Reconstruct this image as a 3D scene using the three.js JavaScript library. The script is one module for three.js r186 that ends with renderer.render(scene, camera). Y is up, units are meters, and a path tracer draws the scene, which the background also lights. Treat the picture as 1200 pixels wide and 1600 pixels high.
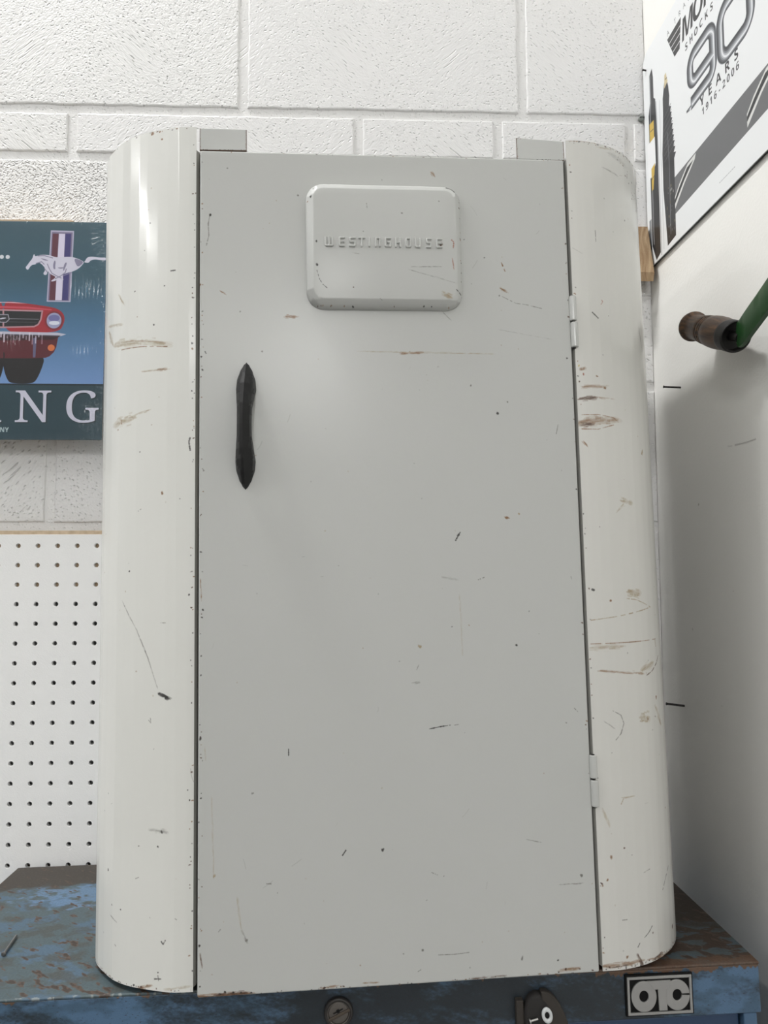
import * as THREE from 'three';
import { RoundedBoxGeometry } from 'three/addons/geometries/RoundedBoxGeometry.js';
import { RectAreaLightUniformsLib } from 'three/addons/lights/RectAreaLightUniformsLib.js';
import { mergeGeometries, toCreasedNormals } from 'three/addons/utils/BufferGeometryUtils.js';
import { createNoise2D, createNoise3D } from 'simplex-noise';

// ---------------------------------------------------------------- camera, exposure, lights
const scene = new THREE.Scene();
scene.background = new THREE.Color(0x0b0b0c);
const camera = new THREE.PerspectiveCamera(71.617, 1200 / 1600, 0.02, 60);
camera.position.set(0, 1.3, 0.96714);
camera.rotation.set(0.071507, -0.034213, -0.002572, 'YXZ');
const renderer = new THREE.WebGLRenderer({ antialias: true });
renderer.toneMapping = THREE.LinearToneMapping;
renderer.toneMappingExposure = 0.96;
renderer.shadowMap.enabled = true;
RectAreaLightUniformsLib.init();
// shop lights: [x, z, width, length, radiance]; the first two hang over the bench, close to the block wall
const LAMPS = [
  [-1.15, 0.43, 0.25, 0.66, 134], [-2.55, 0.36, 0.10, 0.50, 105], [-4.30, 2.45, 0.20, 2.10, 56], [-1.95, 2.95, 0.12, 2.10, 38],
  [-1.9, 7.5, 0.30, 1.50, 10], [-0.9, 7.5, 0.30, 1.50, 26], [0.02, 7.5, 0.60, 1.50, 56], [-0.9, 9.4, 0.30, 1.50, 32], [0.02, 9.4, 0.60, 1.50, 46],
];
const LAMP_Y = 4.0;
const ROOM = { x0: -7, x1: 0.4135, z0: 0, z1: 12, h: 4.1 };

// ---------------------------------------------------------------- helpers
function rng(seed) { let a = seed >>> 0; return () => { a = (a + 0x6D2B79F5) >>> 0; let t = a; t = Math.imul(t ^ (t >>> 15), t | 1); t ^= t + Math.imul(t ^ (t >>> 7), t | 61); return ((t ^ (t >>> 14)) >>> 0) / 4294967296; }; }
const rand = rng(7);
const n2 = createNoise2D(rng(11)), n3 = createNoise3D(rng(12));
const lerp = (a, b, t) => a + (b - a) * t, clamp = (x, a, b) => Math.min(b, Math.max(a, x));
const sstep = (a, b, x) => { const t = clamp((x - a) / (b - a), 0, 1); return t * t * (3 - 2 * t); };
function fbm(x, y, o = 4) { let s = 0, a = 0.5; for (let i = 0; i < o; i++) { s += a * n2(x + i * 17.3, y - i * 9.1); x *= 2.03; y *= 2.03; a *= 0.5; } return s; }
const used = {};
function numbered(name) { const k = used[name] = (used[name] ?? -1) + 1; return k ? `${name}_${String(k).padStart(3, '0')}` : name; }
function mesh(name, geo, mat, parent) {
  const m = new THREE.Mesh(geo, mat); m.castShadow = m.receiveShadow = true;
  m.name = parent && parent !== scene ? name : numbered(name);
  (parent || scene).add(m); return m;
}
function part(name, geo, mat, parent, label) { const m = mesh(name, geo, mat, parent); if (label) m.userData.label = label; return m; }
function thing(name, label, category, pos = [0, 0, 0], group) {
  const g = new THREE.Group(); g.name = numbered(name); g.position.set(...pos); scene.add(g);
  g.userData = { label, category }; if (group) g.userData.group = group; return g;
}
function tag(o, label, category, group) { Object.assign(o.userData, { label, category }); if (group) o.userData.group = group; return o; }
function structure(name, geo, mat, label) { const m = mesh(name, geo, mat); m.userData = { kind: 'structure', label, category: name.split('_')[0] }; return m; }
const box = (x0, x1, y0, y1, z0, z1, r = 0, seg = 2) => {
  const g = r ? new RoundedBoxGeometry(x1 - x0, y1 - y0, z1 - z0, seg, r) : new THREE.BoxGeometry(x1 - x0, y1 - y0, z1 - z0);
  return g.translate((x0 + x1) / 2, (y0 + y1) / 2, (z0 + z1) / 2);
};
const merge = (list) => mergeGeometries(list.map((g) => { const q = g.index ? g.toNonIndexed() : g; for (const k of Object.keys(q.attributes)) if (!['position', 'normal', 'uv'].includes(k)) q.deleteAttribute(k); return q; }));
function uvPlanar(g, fu, fv) { const p = g.attributes.position, uv = new Float32Array(p.count * 2); for (let i = 0; i < p.count; i++) { uv[2 * i] = fu(p.getX(i), p.getY(i), p.getZ(i)); uv[2 * i + 1] = fv(p.getX(i), p.getY(i), p.getZ(i)); } g.setAttribute('uv', new THREE.BufferAttribute(uv, 2)); return g; }
function canvas(w, h) { const c = document.createElement('canvas'); c.width = w; c.height = h; return [c, c.getContext('2d')]; }
function ctex(c) { const t = new THREE.CanvasTexture(c); t.colorSpace = THREE.SRGBColorSpace; t.anisotropy = 8; return t; }
function dtex(w, h, f, srgb = false) {
  const d = new Uint8Array(w * h * 4);
  for (let y = 0; y < h; y++) for (let x = 0; x < w; x++) { const v = f(x, y), i = (y * w + x) * 4; if (Array.isArray(v)) { d[i] = v[0]; d[i + 1] = v[1]; d[i + 2] = v[2]; } else d[i] = d[i + 1] = d[i + 2] = clamp(v * 255, 0, 255); d[i + 3] = 255; }
  const t = new THREE.DataTexture(d, w, h); t.magFilter = THREE.LinearFilter; t.minFilter = THREE.LinearMipmapLinearFilter; t.generateMipmaps = true; t.wrapS = t.wrapT = THREE.RepeatWrapping; if (srgb) t.colorSpace = THREE.SRGBColorSpace; t.needsUpdate = true; return t;
}
const std = (o) => new THREE.MeshStandardMaterial(o), phys = (o) => new THREE.MeshPhysicalMaterial(o);
// tileable noise (period 1 in both directions)
function tile(u, v, f, seed = 0) { const a = u * Math.PI * 2, b = v * Math.PI * 2, R = f / (Math.PI * 2); const x = Math.cos(a) * R, y = Math.sin(a) * R; return n3(x + seed + Math.cos(b) * R * 0.37, y + Math.cos(b) * R, Math.sin(b) * R + seed * 1.7); }

// ---------------------------------------------------------------- materials
const pits = (rough) => dtex(512, 512, (x, y) => {
  const u = x / 512, v = y / 512; let h = 0.7 + 0.03 * tile(u, v, 9, 3) + 0.04 * tile(u, v, 30, 5) + 0.06 * tile(u, v, 95, 9);
  const p = tile(u, v, rough ? 66 : 58, 21) + 0.45 * tile(u, v, 110, 4), c = rough ? 0.3 : 0.74; if (p > c) h -= Math.min(0.5, (p - c) * (rough ? 0.9 : 2.2)); return h;
});
function rep(t, n) { const c = t.clone(); c.repeat.set(n, n); c.needsUpdate = true; return c; }
const pitSmooth = rep(pits(false), 1 / 0.3), pitRough = rep(pits(true), 1 / 0.26);
const blockPaint = [
  std({ color: new THREE.Color().setRGB(0.77, 0.767, 0.757), roughness: 0.55, bumpMap: pitSmooth, bumpScale: 0.003 }),
  std({ color: new THREE.Color().setRGB(0.78, 0.775, 0.765), roughness: 0.6, bumpMap: pitRough, bumpScale: 0.0042 }),
  std({ color: new THREE.Color().setRGB(0.775, 0.77, 0.765), roughness: 0.5, bumpMap: pitSmooth, bumpScale: 0.0022 }),
];
const mortarPaint = std({ color: new THREE.Color().setRGB(0.775, 0.77, 0.76), roughness: 0.5, bumpMap: pitSmooth, bumpScale: 0.0015 });
const steelDark = std({ color: new THREE.Color().setRGB(0.045, 0.042, 0.04), roughness: 0.45, metalness: 0.6 });
const steelBright = std({ color: new THREE.Color().setRGB(0.55, 0.54, 0.52), roughness: 0.35, metalness: 1 });
const blackPlastic = phys({ color: new THREE.Color().setRGB(0.005, 0.005, 0.0055), roughness: 0.36, specularIntensity: 0.75 });

// ---------------------------------------------------------------- the room
const wallWhite = std({ color: new THREE.Color().setRGB(0.5, 0.5, 0.5), roughness: 0.6 });
const panelBump = rep(dtex(256, 256, (x, y) => 0.5 + 0.3 * tile(x / 256, y / 256, 26, 2) + 0.15 * tile(x / 256, y / 256, 70, 8)), 1 / 0.12);
// painted panel wall on the right, with a few scuffs of its own
const [pc, px] = canvas(1024, 1024);
px.fillStyle = 'rgb(240,239,235)'; px.fillRect(0, 0, 1024, 1024);
{ // this map covers z 0..1, y 0.9..1.9
  const X = (z) => z * 1024, Y = (y) => (1.9 - y) * 1024, line = (pts, w, c) => { px.strokeStyle = c; px.lineWidth = w; px.beginPath(); pts.forEach((q, i) => px[i ? 'lineTo' : 'moveTo'](X(q[0]), Y(q[1]))); px.stroke(); };
  line([[0.205, 1.4285], [0.228, 1.4275], [0.247, 1.428]], 1.2, 'rgba(90,85,80,.4)'); line([[0.19, 1.4295], [0.2, 1.4285]], 1, 'rgba(90,85,80,.2)');
  for (let i = 0; i < 46; i++) { px.fillStyle = `rgba(110,105,98,${0.12 + rand() * 0.3})`; px.beginPath(); px.ellipse(rand() * 1024, rand() * 1024, 0.6 + rand() * 1.2, 0.6 + rand(), 0, 0, 7); px.fill(); }
}
const panelMat = std({ map: ctex(pc), roughness: 0.5, bumpMap: panelBump, bumpScale: 0.00012 });
panelMat.map.wrapS = panelMat.map.wrapT = THREE.ClampToEdgeWrapping;
const { x0: X0, x1: X1, z1: Z1, h: HH } = ROOM;
const wallR = structure('wall_right', uvPlanar(box(X1, X1 + 0.1, 0, HH, -0.1, Z1), (x, y, z) => z, (x, y) => y - 0.9), panelMat, 'smooth white painted panel wall at right of the cabinet');
wallR.material.bumpMap.needsUpdate = true;
structure('wall_left', box(X0 - 0.1, X0, 0, HH, -0.1, Z1), wallWhite, 'white painted side wall of the workshop');
structure('wall_front', box(X0 - 0.1, X1 + 0.1, 0, HH, Z1, Z1 + 0.1), wallWhite, 'white painted far wall of the workshop');
structure('ceiling', box(X0 - 0.1, X1 + 0.1, HH, HH + 0.1, -0.1, Z1 + 0.1), std({ color: new THREE.Color().setRGB(0.36, 0.36, 0.36), roughness: 0.9 }), 'white workshop ceiling');
structure('floor', box(X0 - 0.1, X1 + 0.1, -0.1, 0, -0.1, Z1 + 0.1), std({ color: new THREE.Color().setRGB(0.11, 0.108, 0.105), roughness: 0.75, bumpMap: panelBump, bumpScale: 0.001 }), 'grey concrete workshop floor');
// block wall: a bed of mortar with every block a piece of its own
const wallB = structure('wall_back', uvPlanar(box(X0, X1, 0, HH, -0.15, -0.0028), (x, y) => x, (x, y) => y), mortarPaint, 'white painted concrete block wall behind the cabinet');
function blockGeo(x0, x1, y0, y1, seed, fine) {
  const r = rng(seed), step = fine ? 0.014 : 0.1, pts = [], bev = 0.0022, j = fine ? 0.0011 : 0.0006, cr = 0.004;
  const edge = (ax, ay, bx, by) => { const L = Math.hypot(bx - ax, by - ay), n = Math.max(2, Math.round(L / step)), nx = (by - ay) / L, ny = -(bx - ax) / L; let w = 0;
    for (let i = 0; i < n; i++) { const t = (i + 0.5) / n; w = w * 0.55 + (r() - 0.5) * 2 * j; const k = -Math.abs(w) + 0.0003; pts.push(new THREE.Vector2(ax + (bx - ax) * t + nx * k, ay + (by - ay) * t + ny * k)); } };
  const a = x0 + bev, b = x1 - bev, c = y0 + bev, d = y1 - bev;
  edge(a, c, b, c); pts.push(new THREE.Vector2(b, c)); edge(b, c, b, d); pts.push(new THREE.Vector2(b, d)); edge(b, d, a, d); pts.push(new THREE.Vector2(a, d)); edge(a, d, a, c); pts.push(new THREE.Vector2(a, c));
  const g = new THREE.ExtrudeGeometry(new THREE.Shape(pts), { depth: 0.02, bevelEnabled: true, bevelThickness: 0.0022, bevelSize: bev, bevelSegments: fine ? 3 : 1, curveSegments: 1 });
  g.translate(0, 0, -0.0222);
  return uvPlanar(g, (x, y) => x, (x, y) => y);
}
const GAP = 0.0125;
// courses from the top of the room down: [y0, y1, a joint's x, length]
const courses = [];
for (let y = 1.9431; y < HH - 0.02; y += 0.2) courses.push([y, Math.min(y + 0.1875, HH), courses.length % 2 ? 0.0339 : -0.1655, 0.3992]);
courses[0][2] = -0.1655;
courses.push([1.8745, 1.9306, -0.0019, 0.4005], [1.6765, 1.862, 0.1845, 0.4], [1.552, 1.6725, -0.0155, 0.4], [1.3555, 1.5395, -0.018, 0.4]);
for (let y = 1.343, k = 0; y > 0.05; y -= 0.2, k++) courses.push([Math.max(0, y - 0.1875), y, k % 2 ? -0.018 : 0.182, 0.4]);
let seed = 100;
for (const [y0, y1, jx, len] of courses) {
  let cuts = []; for (let x = jx - Math.ceil((jx - X0) / len) * len; x < X1; x += len) if (x > X0 && x < X1 - 0.02) cuts.push(x);
  if (Math.abs(y0 - 1.8745) < 1e-4) cuts.push(0.1974); if (Math.abs(y0 - 1.6765) < 1e-4 || Math.abs(y0 - 1.8745) < 1e-4) cuts.push(0.3885);
  cuts = [X0 - GAP / 2, ...cuts.sort((a, b) => a - b), X1 + GAP / 2];
  for (let i = 0; i + 1 < cuts.length; i++) {
    const a = cuts[i] + GAP / 2, b = cuts[i + 1] - GAP / 2; if (b - a < 0.012) continue;
    const fine = b > -0.95 && y1 > 1.2 && y0 < 2.3;
    const rough = y0 > 1.67 && y0 < 1.7 && b < 0.1 ? 1 : b < -0.1 ? 0 : 2;
    const bl = part('block', blockGeo(a, b, y0, y1, seed++, fine), blockPaint[rough], wallB);
    bl.position.z = fine ? (rand() - 0.5) * 0.001 : 0;
  }
}
// raised bead of mortar in the joint by the corner
{ const c = new THREE.CatmullRomCurve3([0, 1, 2, 3, 4, 5].map((i) => new THREE.Vector3(0.3885 + (i % 2) * 0.0008, 1.68 + i * 0.0365, -0.004)));
  part('mortar_bead', uvPlanar(new THREE.TubeGeometry(c, 30, 0.0062, 10), (x) => x, (x, y) => y), mortarPaint, wallB); }

// ---------------------------------------------------------------- shop lights on the ceiling (outside the frame)
{
  const housing = std({ color: new THREE.Color().setRGB(0.75, 0.75, 0.74), roughness: 0.5 });
  LAMPS.forEach(([x, z, LAMP_W, len, L], i) => {
    const t = thing('ceiling_light', `long white shop light on the ceiling, ${['first', 'second', 'third', 'fourth', 'fifth', 'sixth', 'seventh', 'eighth', 'ninth', 'tenth'][i]} counted from the block wall`, 'light', [x, HH, z], 'shop lights on the ceiling');
    part('housing', box(-LAMP_W / 2 - 0.012, LAMP_W / 2 + 0.012, LAMP_Y + 0.008 - HH, 0, -len / 2 - 0.02, len / 2 + 0.02, 0.008), housing, t);
    part('diffuser', box(-LAMP_W / 2, LAMP_W / 2, LAMP_Y - HH + 0.002, LAMP_Y - HH + 0.012, -len / 2, len / 2), std({ color: 0xffffff, emissive: new THREE.Color(1, 1, 0.99), emissiveIntensity: 3 }), t);
    const l = new THREE.RectAreaLight(new THREE.Color(1, 1, 0.99), L, LAMP_W, len); l.position.y = LAMP_Y - HH; l.rotation.x = -Math.PI / 2; t.add(l); l.castShadow = true;
  });
}

// ---------------------------------------------------------------- enamel and its wear (marks lie where the photograph shows them)
const COL = { rust: '120,88,62', dkrust: '64,42,30', tan: '150,134,108', gray: '112,110,105', dark: '38,36,34', red: '140,84,66', yel: '176,150,60' };
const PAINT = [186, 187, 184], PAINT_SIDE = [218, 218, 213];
function surface(x0, x1, y0, y1, ppm, seed, paint = PAINT) {
  const w = Math.round((x1 - x0) * ppm), h = Math.round((y1 - y0) * ppm), [c, g] = canvas(w, h), r = rng(seed);
  g.fillStyle = `rgb(${paint})`; g.fillRect(0, 0, w, h);
  const S = { c, g, r, w, h, ppm, X: (x) => (x - x0) * ppm, Y: (y) => (y1 - y) * ppm, x0, x1, y0, y1 };
  for (let i = 0; i < w * h / 26000; i++) { g.fillStyle = `rgba(${[COL.gray, COL.rust, COL.dark, COL.tan][i & 3]},${0.15 + r() * 0.4})`; g.beginPath(); g.ellipse(r() * w, r() * h, 0.8 + r() * 1.5, 0.7 + r() * 1.1, r() * 3, 0, 7); g.fill(); }
  for (let i = 0; i < w * h / 90000; i++) { const a = r() * w, b = r() * h, t = r() * 6.3, l = 5 + r() * 26; g.strokeStyle = `rgba(${COL.gray},${0.12 + r() * 0.25})`; g.lineWidth = 0.8 + r() * 0.7; g.beginPath(); g.moveTo(a, b); g.quadraticCurveTo(a + Math.cos(t) * l * 0.5 + r() * 4, b + Math.sin(t) * l * 0.5, a + Math.cos(t) * l, b + Math.sin(t) * l); g.stroke(); }
  return S;
}
function spot(S, x, y, w, h, col, al = 0.85) {
  const { g, r, ppm } = S, n = 5;
  for (let i = 0; i < n; i++) { g.fillStyle = `rgba(${COL[col]},${al * (0.45 + 0.4 * r())})`; g.beginPath(); g.ellipse(S.X(x) + (r() - 0.5) * w * ppm * 0.5, S.Y(y) + (r() - 0.5) * h * ppm * 0.5, Math.max(0.7, w * ppm * (0.18 + r() * 0.22)), Math.max(0.7, h * ppm * (0.18 + r() * 0.22)), r() * 0.8, 0, 7); g.fill(); }
}
function scratch(S, pts, wd, col) {
  const { g, r, ppm } = S;
  for (let i = 0; i + 1 < pts.length; i++) { const n = 7; for (let k = 0; k < n; k++) { if (r() < 0.1) continue; const t0 = k / n, t1 = (k + 1.15) / n; g.strokeStyle = `rgba(${COL[col]},${0.5 + r() * 0.45})`; g.lineWidth = Math.max(0.8, wd * ppm * (0.5 + r() * 0.6)); g.beginPath(); g.moveTo(S.X(lerp(pts[i][0], pts[i + 1][0], t0)), S.Y(lerp(pts[i][1], pts[i + 1][1], t0))); g.lineTo(S.X(lerp(pts[i][0], pts[i + 1][0], t1)), S.Y(lerp(pts[i][1], pts[i + 1][1], t1))); g.stroke(); } }
}
function smear(S, x0, y0, x1, y1, hw, col, al) {
  const { g, r, ppm } = S, ax = S.X(x0), ay = S.Y(y0), bx = S.X(x1), by = S.Y(y1), L = Math.max(2, Math.hypot(bx - ax, by - ay)), t = Math.atan2(by - ay, bx - ax), H = Math.max(1, hw * ppm);
  const n = Math.round(10 + L * H / 14);
  for (let i = 0; i < 4 + L / H; i++) { const u = r(), q = (r() - 0.5) * H * 0.7, e = 0.45 + 0.55 * r(); g.fillStyle = `rgba(${COL[col]},${al * 0.28 * e})`; g.beginPath(); g.ellipse(ax + Math.cos(t) * u * L - Math.sin(t) * q, ay + Math.sin(t) * u * L + Math.cos(t) * q, Math.max(1.2, Math.min(L * 0.3, H * 2.4) * e), Math.max(1, H * 0.62 * e), t + (r() - 0.5) * 0.3, 0, 7); g.fill(); }
  for (let i = 0; i < n; i++) {
    const u = r(), v = (r() + r() + r() - 1.5) / 1.1 * Math.sqrt(Math.max(0.08, 1 - Math.pow(2 * u - 1, 4))), l = Math.min(L, 3 + r() * (0.1 * L + 8)), k = n2(u * L * 0.03 + x0 * 90, v * 1.7 + y0 * 90);
    if (k < -0.25) continue;
    g.strokeStyle = `rgba(${COL[col]},${Math.min(0.9, al * 0.5 * (0.3 + r()))})`; g.lineWidth = 0.8 + r() * Math.min(4, H * 0.35);
    const cx = ax + Math.cos(t) * u * L - Math.sin(t) * v * H, cy = ay + Math.sin(t) * u * L + Math.cos(t) * v * H;
    g.beginPath(); g.moveTo(cx - Math.cos(t) * l / 2, cy - Math.sin(t) * l / 2); g.lineTo(cx + Math.cos(t) * l / 2, cy + Math.sin(t) * l / 2); g.stroke();
  }
}
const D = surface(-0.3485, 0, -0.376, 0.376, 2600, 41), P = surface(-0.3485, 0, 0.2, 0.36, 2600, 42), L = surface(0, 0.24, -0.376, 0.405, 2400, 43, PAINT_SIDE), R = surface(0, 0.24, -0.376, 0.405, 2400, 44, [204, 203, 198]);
P.g.fillStyle = `rgb(${PAINT})`; P.g.fillRect(0, 0, P.w, P.h);
smear(D,-.2708,.2161,-.2602,.2161,.0024,'rust',0.8); smear(D,-.2032,.1836,-.0766,.1817,.0009,'tan',0.45); smear(D,-.1626,.182,-.1434,.1826,.0018,'rust',0.8);
smear(D,-.1309,.3606,-.1273,.3555,.0018,'rust',0.7); scratch(D,[[-.0654,.2713],[-.062,.2624]],.0012,'rust'); smear(D,-.0676,.246,-.0609,.2423,.0018,'rust',0.7);
spot(D,-.0684,.2384,.0018,.0018,'gray'); scratch(D,[[-.066,.2378],[-.0526,.2311],[-.0427,.2299],[-.028,.2263]],.0007,'gray'); spot(D,-.0742,.1253,.003,.003,'dark');
spot(D,-.0641,.1356,.0018,.0018,'gray'); spot(D,-.0983,.1515,.0018,.003,'gray'); scratch(D,[[-.0166,.1141],[-.0188,.105]],.0007,'gray');
spot(D,-.0687,.0267,.0047,.003,'rust'); spot(D,-.0571,.0301,.0024,.0024,'tan'); scratch(D,[[-.1121,.0149],[-.1146,.0109],[-.1177,.0056]],.0012,'dark');
spot(D,-.1146,.0114,.0024,.003,'dark'); scratch(D,[[-.0915,-.0276],[-.0975,-.0298]],.0009,'gray'); smear(D,-.1293,-.0268,-.1164,-.0294,.0018,'gray',0.25);
smear(D,-.115,-.0433,-.1137,-.0974,.0009,'tan',0.25); spot(D,-.064,-.0896,.0024,.0024,'dark'); spot(D,-.1525,-.0883,.0041,.003,'tan');
smear(D,-.1608,-.1203,-.1533,-.12,.0012,'gray',0.5); scratch(D,[[-.1534,-.1036],[-.1559,-.1092]],.0006,'gray'); scratch(D,[[-.1457,-.1612],[-.1347,-.1594],[-.1266,-.1585]],.001,'dark');
scratch(D,[[-.1231,-.1587],[-.119,-.1582]],.0006,'gray'); scratch(D,[[-.2704,-.1737],[-.2704,-.1797]],.0009,'dark'); scratch(D,[[-.2213,-.2614],[-.2247,-.2661]],.0012,'dark');
spot(D,-.1895,-.263,.003,.003,'dark'); scratch(D,[[-.2904,-.2862],[-.2861,-.2864]],.0012,'gray'); spot(D,-.3344,-.2776,.003,.003,'tan');
smear(D,-.3366,-.2116,-.3349,-.276,.0008,'tan',0.3); smear(D,-.3149,-.2975,-.3112,-.3239,.0012,'tan',0.3); smear(D,-.3112,-.3239,-.3069,-.3329,.0012,'gray',0.35);
spot(D,-.3074,-.3319,.003,.0024,'gray'); smear(D,-.3465,-.3744,-.2995,-.3747,.0024,'rust',0.9); smear(D,-.3343,-.3741,-.3076,-.3737,.0018,'dkrust',0.9);
spot(D,-.3252,-.3721,.0018,.0018,'dark'); spot(D,-.3183,-.3731,.0024,.0018,'dark'); spot(D,-.3118,-.3735,.0018,.0018,'dark');
spot(D,-.3295,-.3734,.0018,.0012,'dark'); smear(D,-.2454,-.3745,-.2302,-.3729,.0012,'rust',0.5); spot(D,-.2416,-.3742,.0024,.0018,'dkrust');
spot(D,-.2252,-.3737,.0024,.0018,'dkrust'); smear(D,-.2082,-.3721,-.1961,-.3724,.0009,'rust',0.6); smear(D,-.1125,-.3743,-.0842,-.3734,.0012,'dkrust',0.5);
smear(D,-.0357,-.3721,-.0183,-.371,.0024,'rust',0.6); spot(D,-.0305,-.3714,.0018,.0024,'dkrust'); spot(D,-.0178,-.3721,.0018,.0012,'dkrust');
scratch(D,[[-.1428,-.353],[-.1288,-.3533],[-.1158,-.3525]],.0007,'gray'); spot(D,-.1567,-.3479,.003,.0024,'gray'); spot(D,-.1729,-.3502,.0018,.0012,'gray');
scratch(D,[[-.1616,-.3661],[-.1582,-.3642]],.0007,'gray'); scratch(D,[[-.1472,-.2839],[-.1416,-.2864]],.0008,'gray'); scratch(D,[[-.3391,.3141],[-.3408,.3042],[-.3402,.293],[-.3425,.2831]],.0009,'gray');
spot(D,-.3385,.3129,.0024,.003,'dark'); spot(D,-.3232,.3589,.0018,.0018,'gray'); spot(D,-.3117,.2206,.0018,.0018,'gray');
smear(D,-.3297,.2398,-.325,.2368,.0009,'rust',0.6); spot(D,-.292,.1832,.0018,.0018,'gray'); scratch(D,[[-.3435,.183],[-.3423,.1806]],.0009,'dark');
spot(D,-.3457,.1656,.0018,.0018,'dark'); scratch(D,[[-.3455,.075],[-.3438,.0727]],.0009,'gray'); spot(D,-.3477,.2457,.0018,.003,'rust');
spot(D,-.3446,-.0512,.0018,.0018,'dark'); smear(D,-.3469,-.0241,-.3458,-.0438,.0007,'rust',0.6); spot(D,-.3461,-.1079,.0012,.0018,'dark');
spot(D,-.3465,-.1626,.0018,.0047,'dark'); spot(D,-.3474,-.2325,.0012,.0018,'dark'); spot(D,-.3466,-.3338,.0024,.0024,'dark');
smear(D,-.346,-.34,-.3444,-.3514,.0009,'dkrust',0.5); scratch(D,[[-.3289,-.3213],[-.3311,-.3238]],.0008,'gray'); spot(D,-.2579,.334,.0018,.0024,'gray');
spot(D,-.0648,.3785,.0018,.0012,'dark'); spot(D,-.1859,.3771,.0018,.0012,'dark'); smear(D,-.1229,.2217,-.1147,.213,.0006,'gray',0.5);
spot(D,-.3016,-.2104,.0024,.0018,'gray'); smear(D,-.3427,-.1709,-.3416,-.1818,.0006,'tan',0.3); smear(D,-.0696,.2053,-.0205,.1963,.0006,'gray',0.2);
spot(D,-.0051,.1777,.0018,.0018,'dark'); scratch(D,[[-.0106,-.028],[-.0101,-.031]],.0006,'gray'); spot(D,-.0206,-.1601,.0018,.0012,'gray');
scratch(D,[[-.0129,-.1473],[-.0095,-.1508]],.0008,'gray'); smear(D,-.0605,-.2604,-.0484,-.2632,.0006,'gray',0.5); smear(D,-.0326,-.3001,-.0122,-.3001,.0006,'gray',0.6);
spot(D,-.0131,-.2935,.003,.0035,'gray'); spot(D,-.069,-.3611,.0018,.0059,'gray'); spot(D,-.037,-.3635,.0018,.0018,'dark');
spot(P,-.2458,.3279,.0024,.003,'dark'); spot(P,-.2488,.3241,.0012,.0018,'rust'); spot(P,-.2409,.2845,.0018,.0024,'dark');
spot(P,-.24,.2618,.003,.003,'dark'); scratch(P,[[-.2407,.2569],[-.2384,.2484],[-.2355,.2435],[-.2315,.2399]],.0006,'dark'); spot(P,-.2433,.336,.0012,.0012,'dark');
scratch(P,[[-.1149,.288],[-.1126,.2855],[-.1133,.2798]],.0012,'red'); smear(P,-.1143,.2686,-.1133,.2599,.0007,'red',0.8); smear(P,-.1249,.2368,-.1171,.2326,.003,'tan',0.8);
scratch(P,[[-.1115,.2401],[-.1067,.2358]],.0009,'dark'); smear(P,-.1543,.2612,-.1254,.2616,.0006,'gray',0.5); smear(P,-.1544,.2581,-.1125,.2463,.0006,'gray',0.4);
spot(P,-.161,.3128,.0018,.0018,'gray'); scratch(P,[[-.1939,.3221],[-.1934,.3171]],.0006,'gray'); spot(P,-.1974,.2946,.0012,.0012,'gray');
spot(P,-.2073,.2408,.0012,.0012,'dkrust'); smear(P,-.2079,.274,-.202,.2728,.0006,'gray',0.4); spot(P,-.1255,.3255,.0018,.0012,'gray');
spot(P,-.1248,.2834,.003,.0047,'dkrust'); scratch(P,[[-.1183,.3402],[-.1135,.3391],[-.1098,.3366]],.0024,'dark'); scratch(P,[[-.1831,.2307],[-.1808,.2289]],.0006,'gray');
smear(L,.1081,.2254,.0815,.2204,.0018,'tan',0.5); smear(L,.1077,.2189,.0979,.2035,.003,'tan',0.6); smear(L,.0954,.2029,.0298,.1944,.0047,'tan',0.4);
scratch(L,[[.0809,.1952],[.0523,.1938],[.0272,.1912]],.0009,'rust'); smear(L,.0734,.2024,.0318,.1958,.0012,'rust',0.35); smear(L,.052,.1699,.0245,.1698,.0012,'tan',0.5);
smear(L,.0362,.1701,.027,.1699,.0018,'rust',0.5); smear(L,.0884,.1237,.0608,.1271,.0053,'tan',0.6); spot(L,.0847,.1182,.0024,.0018,'rust');
scratch(L,[[.0796,.1279],[.0785,.1228]],.0012,'rust'); smear(L,.0673,.128,.0438,.1327,.0012,'tan',0.5); scratch(L,[[.0045,.1052],[.0057,.1011],[.0051,.0969],[.0045,.0928]],.0015,'dark');
scratch(L,[[.024,.2634],[.019,.2636]],.0013,'dark'); spot(L,.0312,.0547,.003,.0035,'rust'); scratch(L,[[.0525,.0411],[.0574,.0383]],.0009,'gray');
smear(L,.0732,-.0446,.0559,-.0692,.0006,'gray',0.7); smear(L,.0559,-.0692,.0439,-.0936,.0007,'gray',0.8); smear(L,.0439,-.0936,.034,-.1198,.0007,'gray',0.5);
smear(L,.0334,-.1243,.0211,-.1292,.0018,'dark',1); spot(L,.0247,-.1286,.0047,.0035,'dark'); spot(L,.0321,-.1248,.003,.0024,'dark');
spot(L,.0446,.4024,.0035,.0041,'rust'); spot(L,.0342,.3947,.0024,.0024,'rust'); spot(L,.0458,.3131,.0012,.0018,'dark');
spot(L,.0303,.2497,.0018,.0012,'dark'); spot(L,.0629,.2489,.0018,.0012,'dark'); smear(L,.087,.2505,.078,.2399,.0018,'tan',0.6);
spot(L,.0413,.2134,.0018,.0018,'dark'); spot(L,.0655,-.0154,.0024,.0018,'dark'); spot(L,.005,-.0378,.0018,.0018,'dark');
scratch(L,[[.0314,-.0624],[.0264,-.0624]],.0006,'gray'); spot(L,.0546,.094,.0012,.0012,'dark'); smear(L,.0518,-.3755,.039,-.3716,.0018,'rust',0.8);
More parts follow.
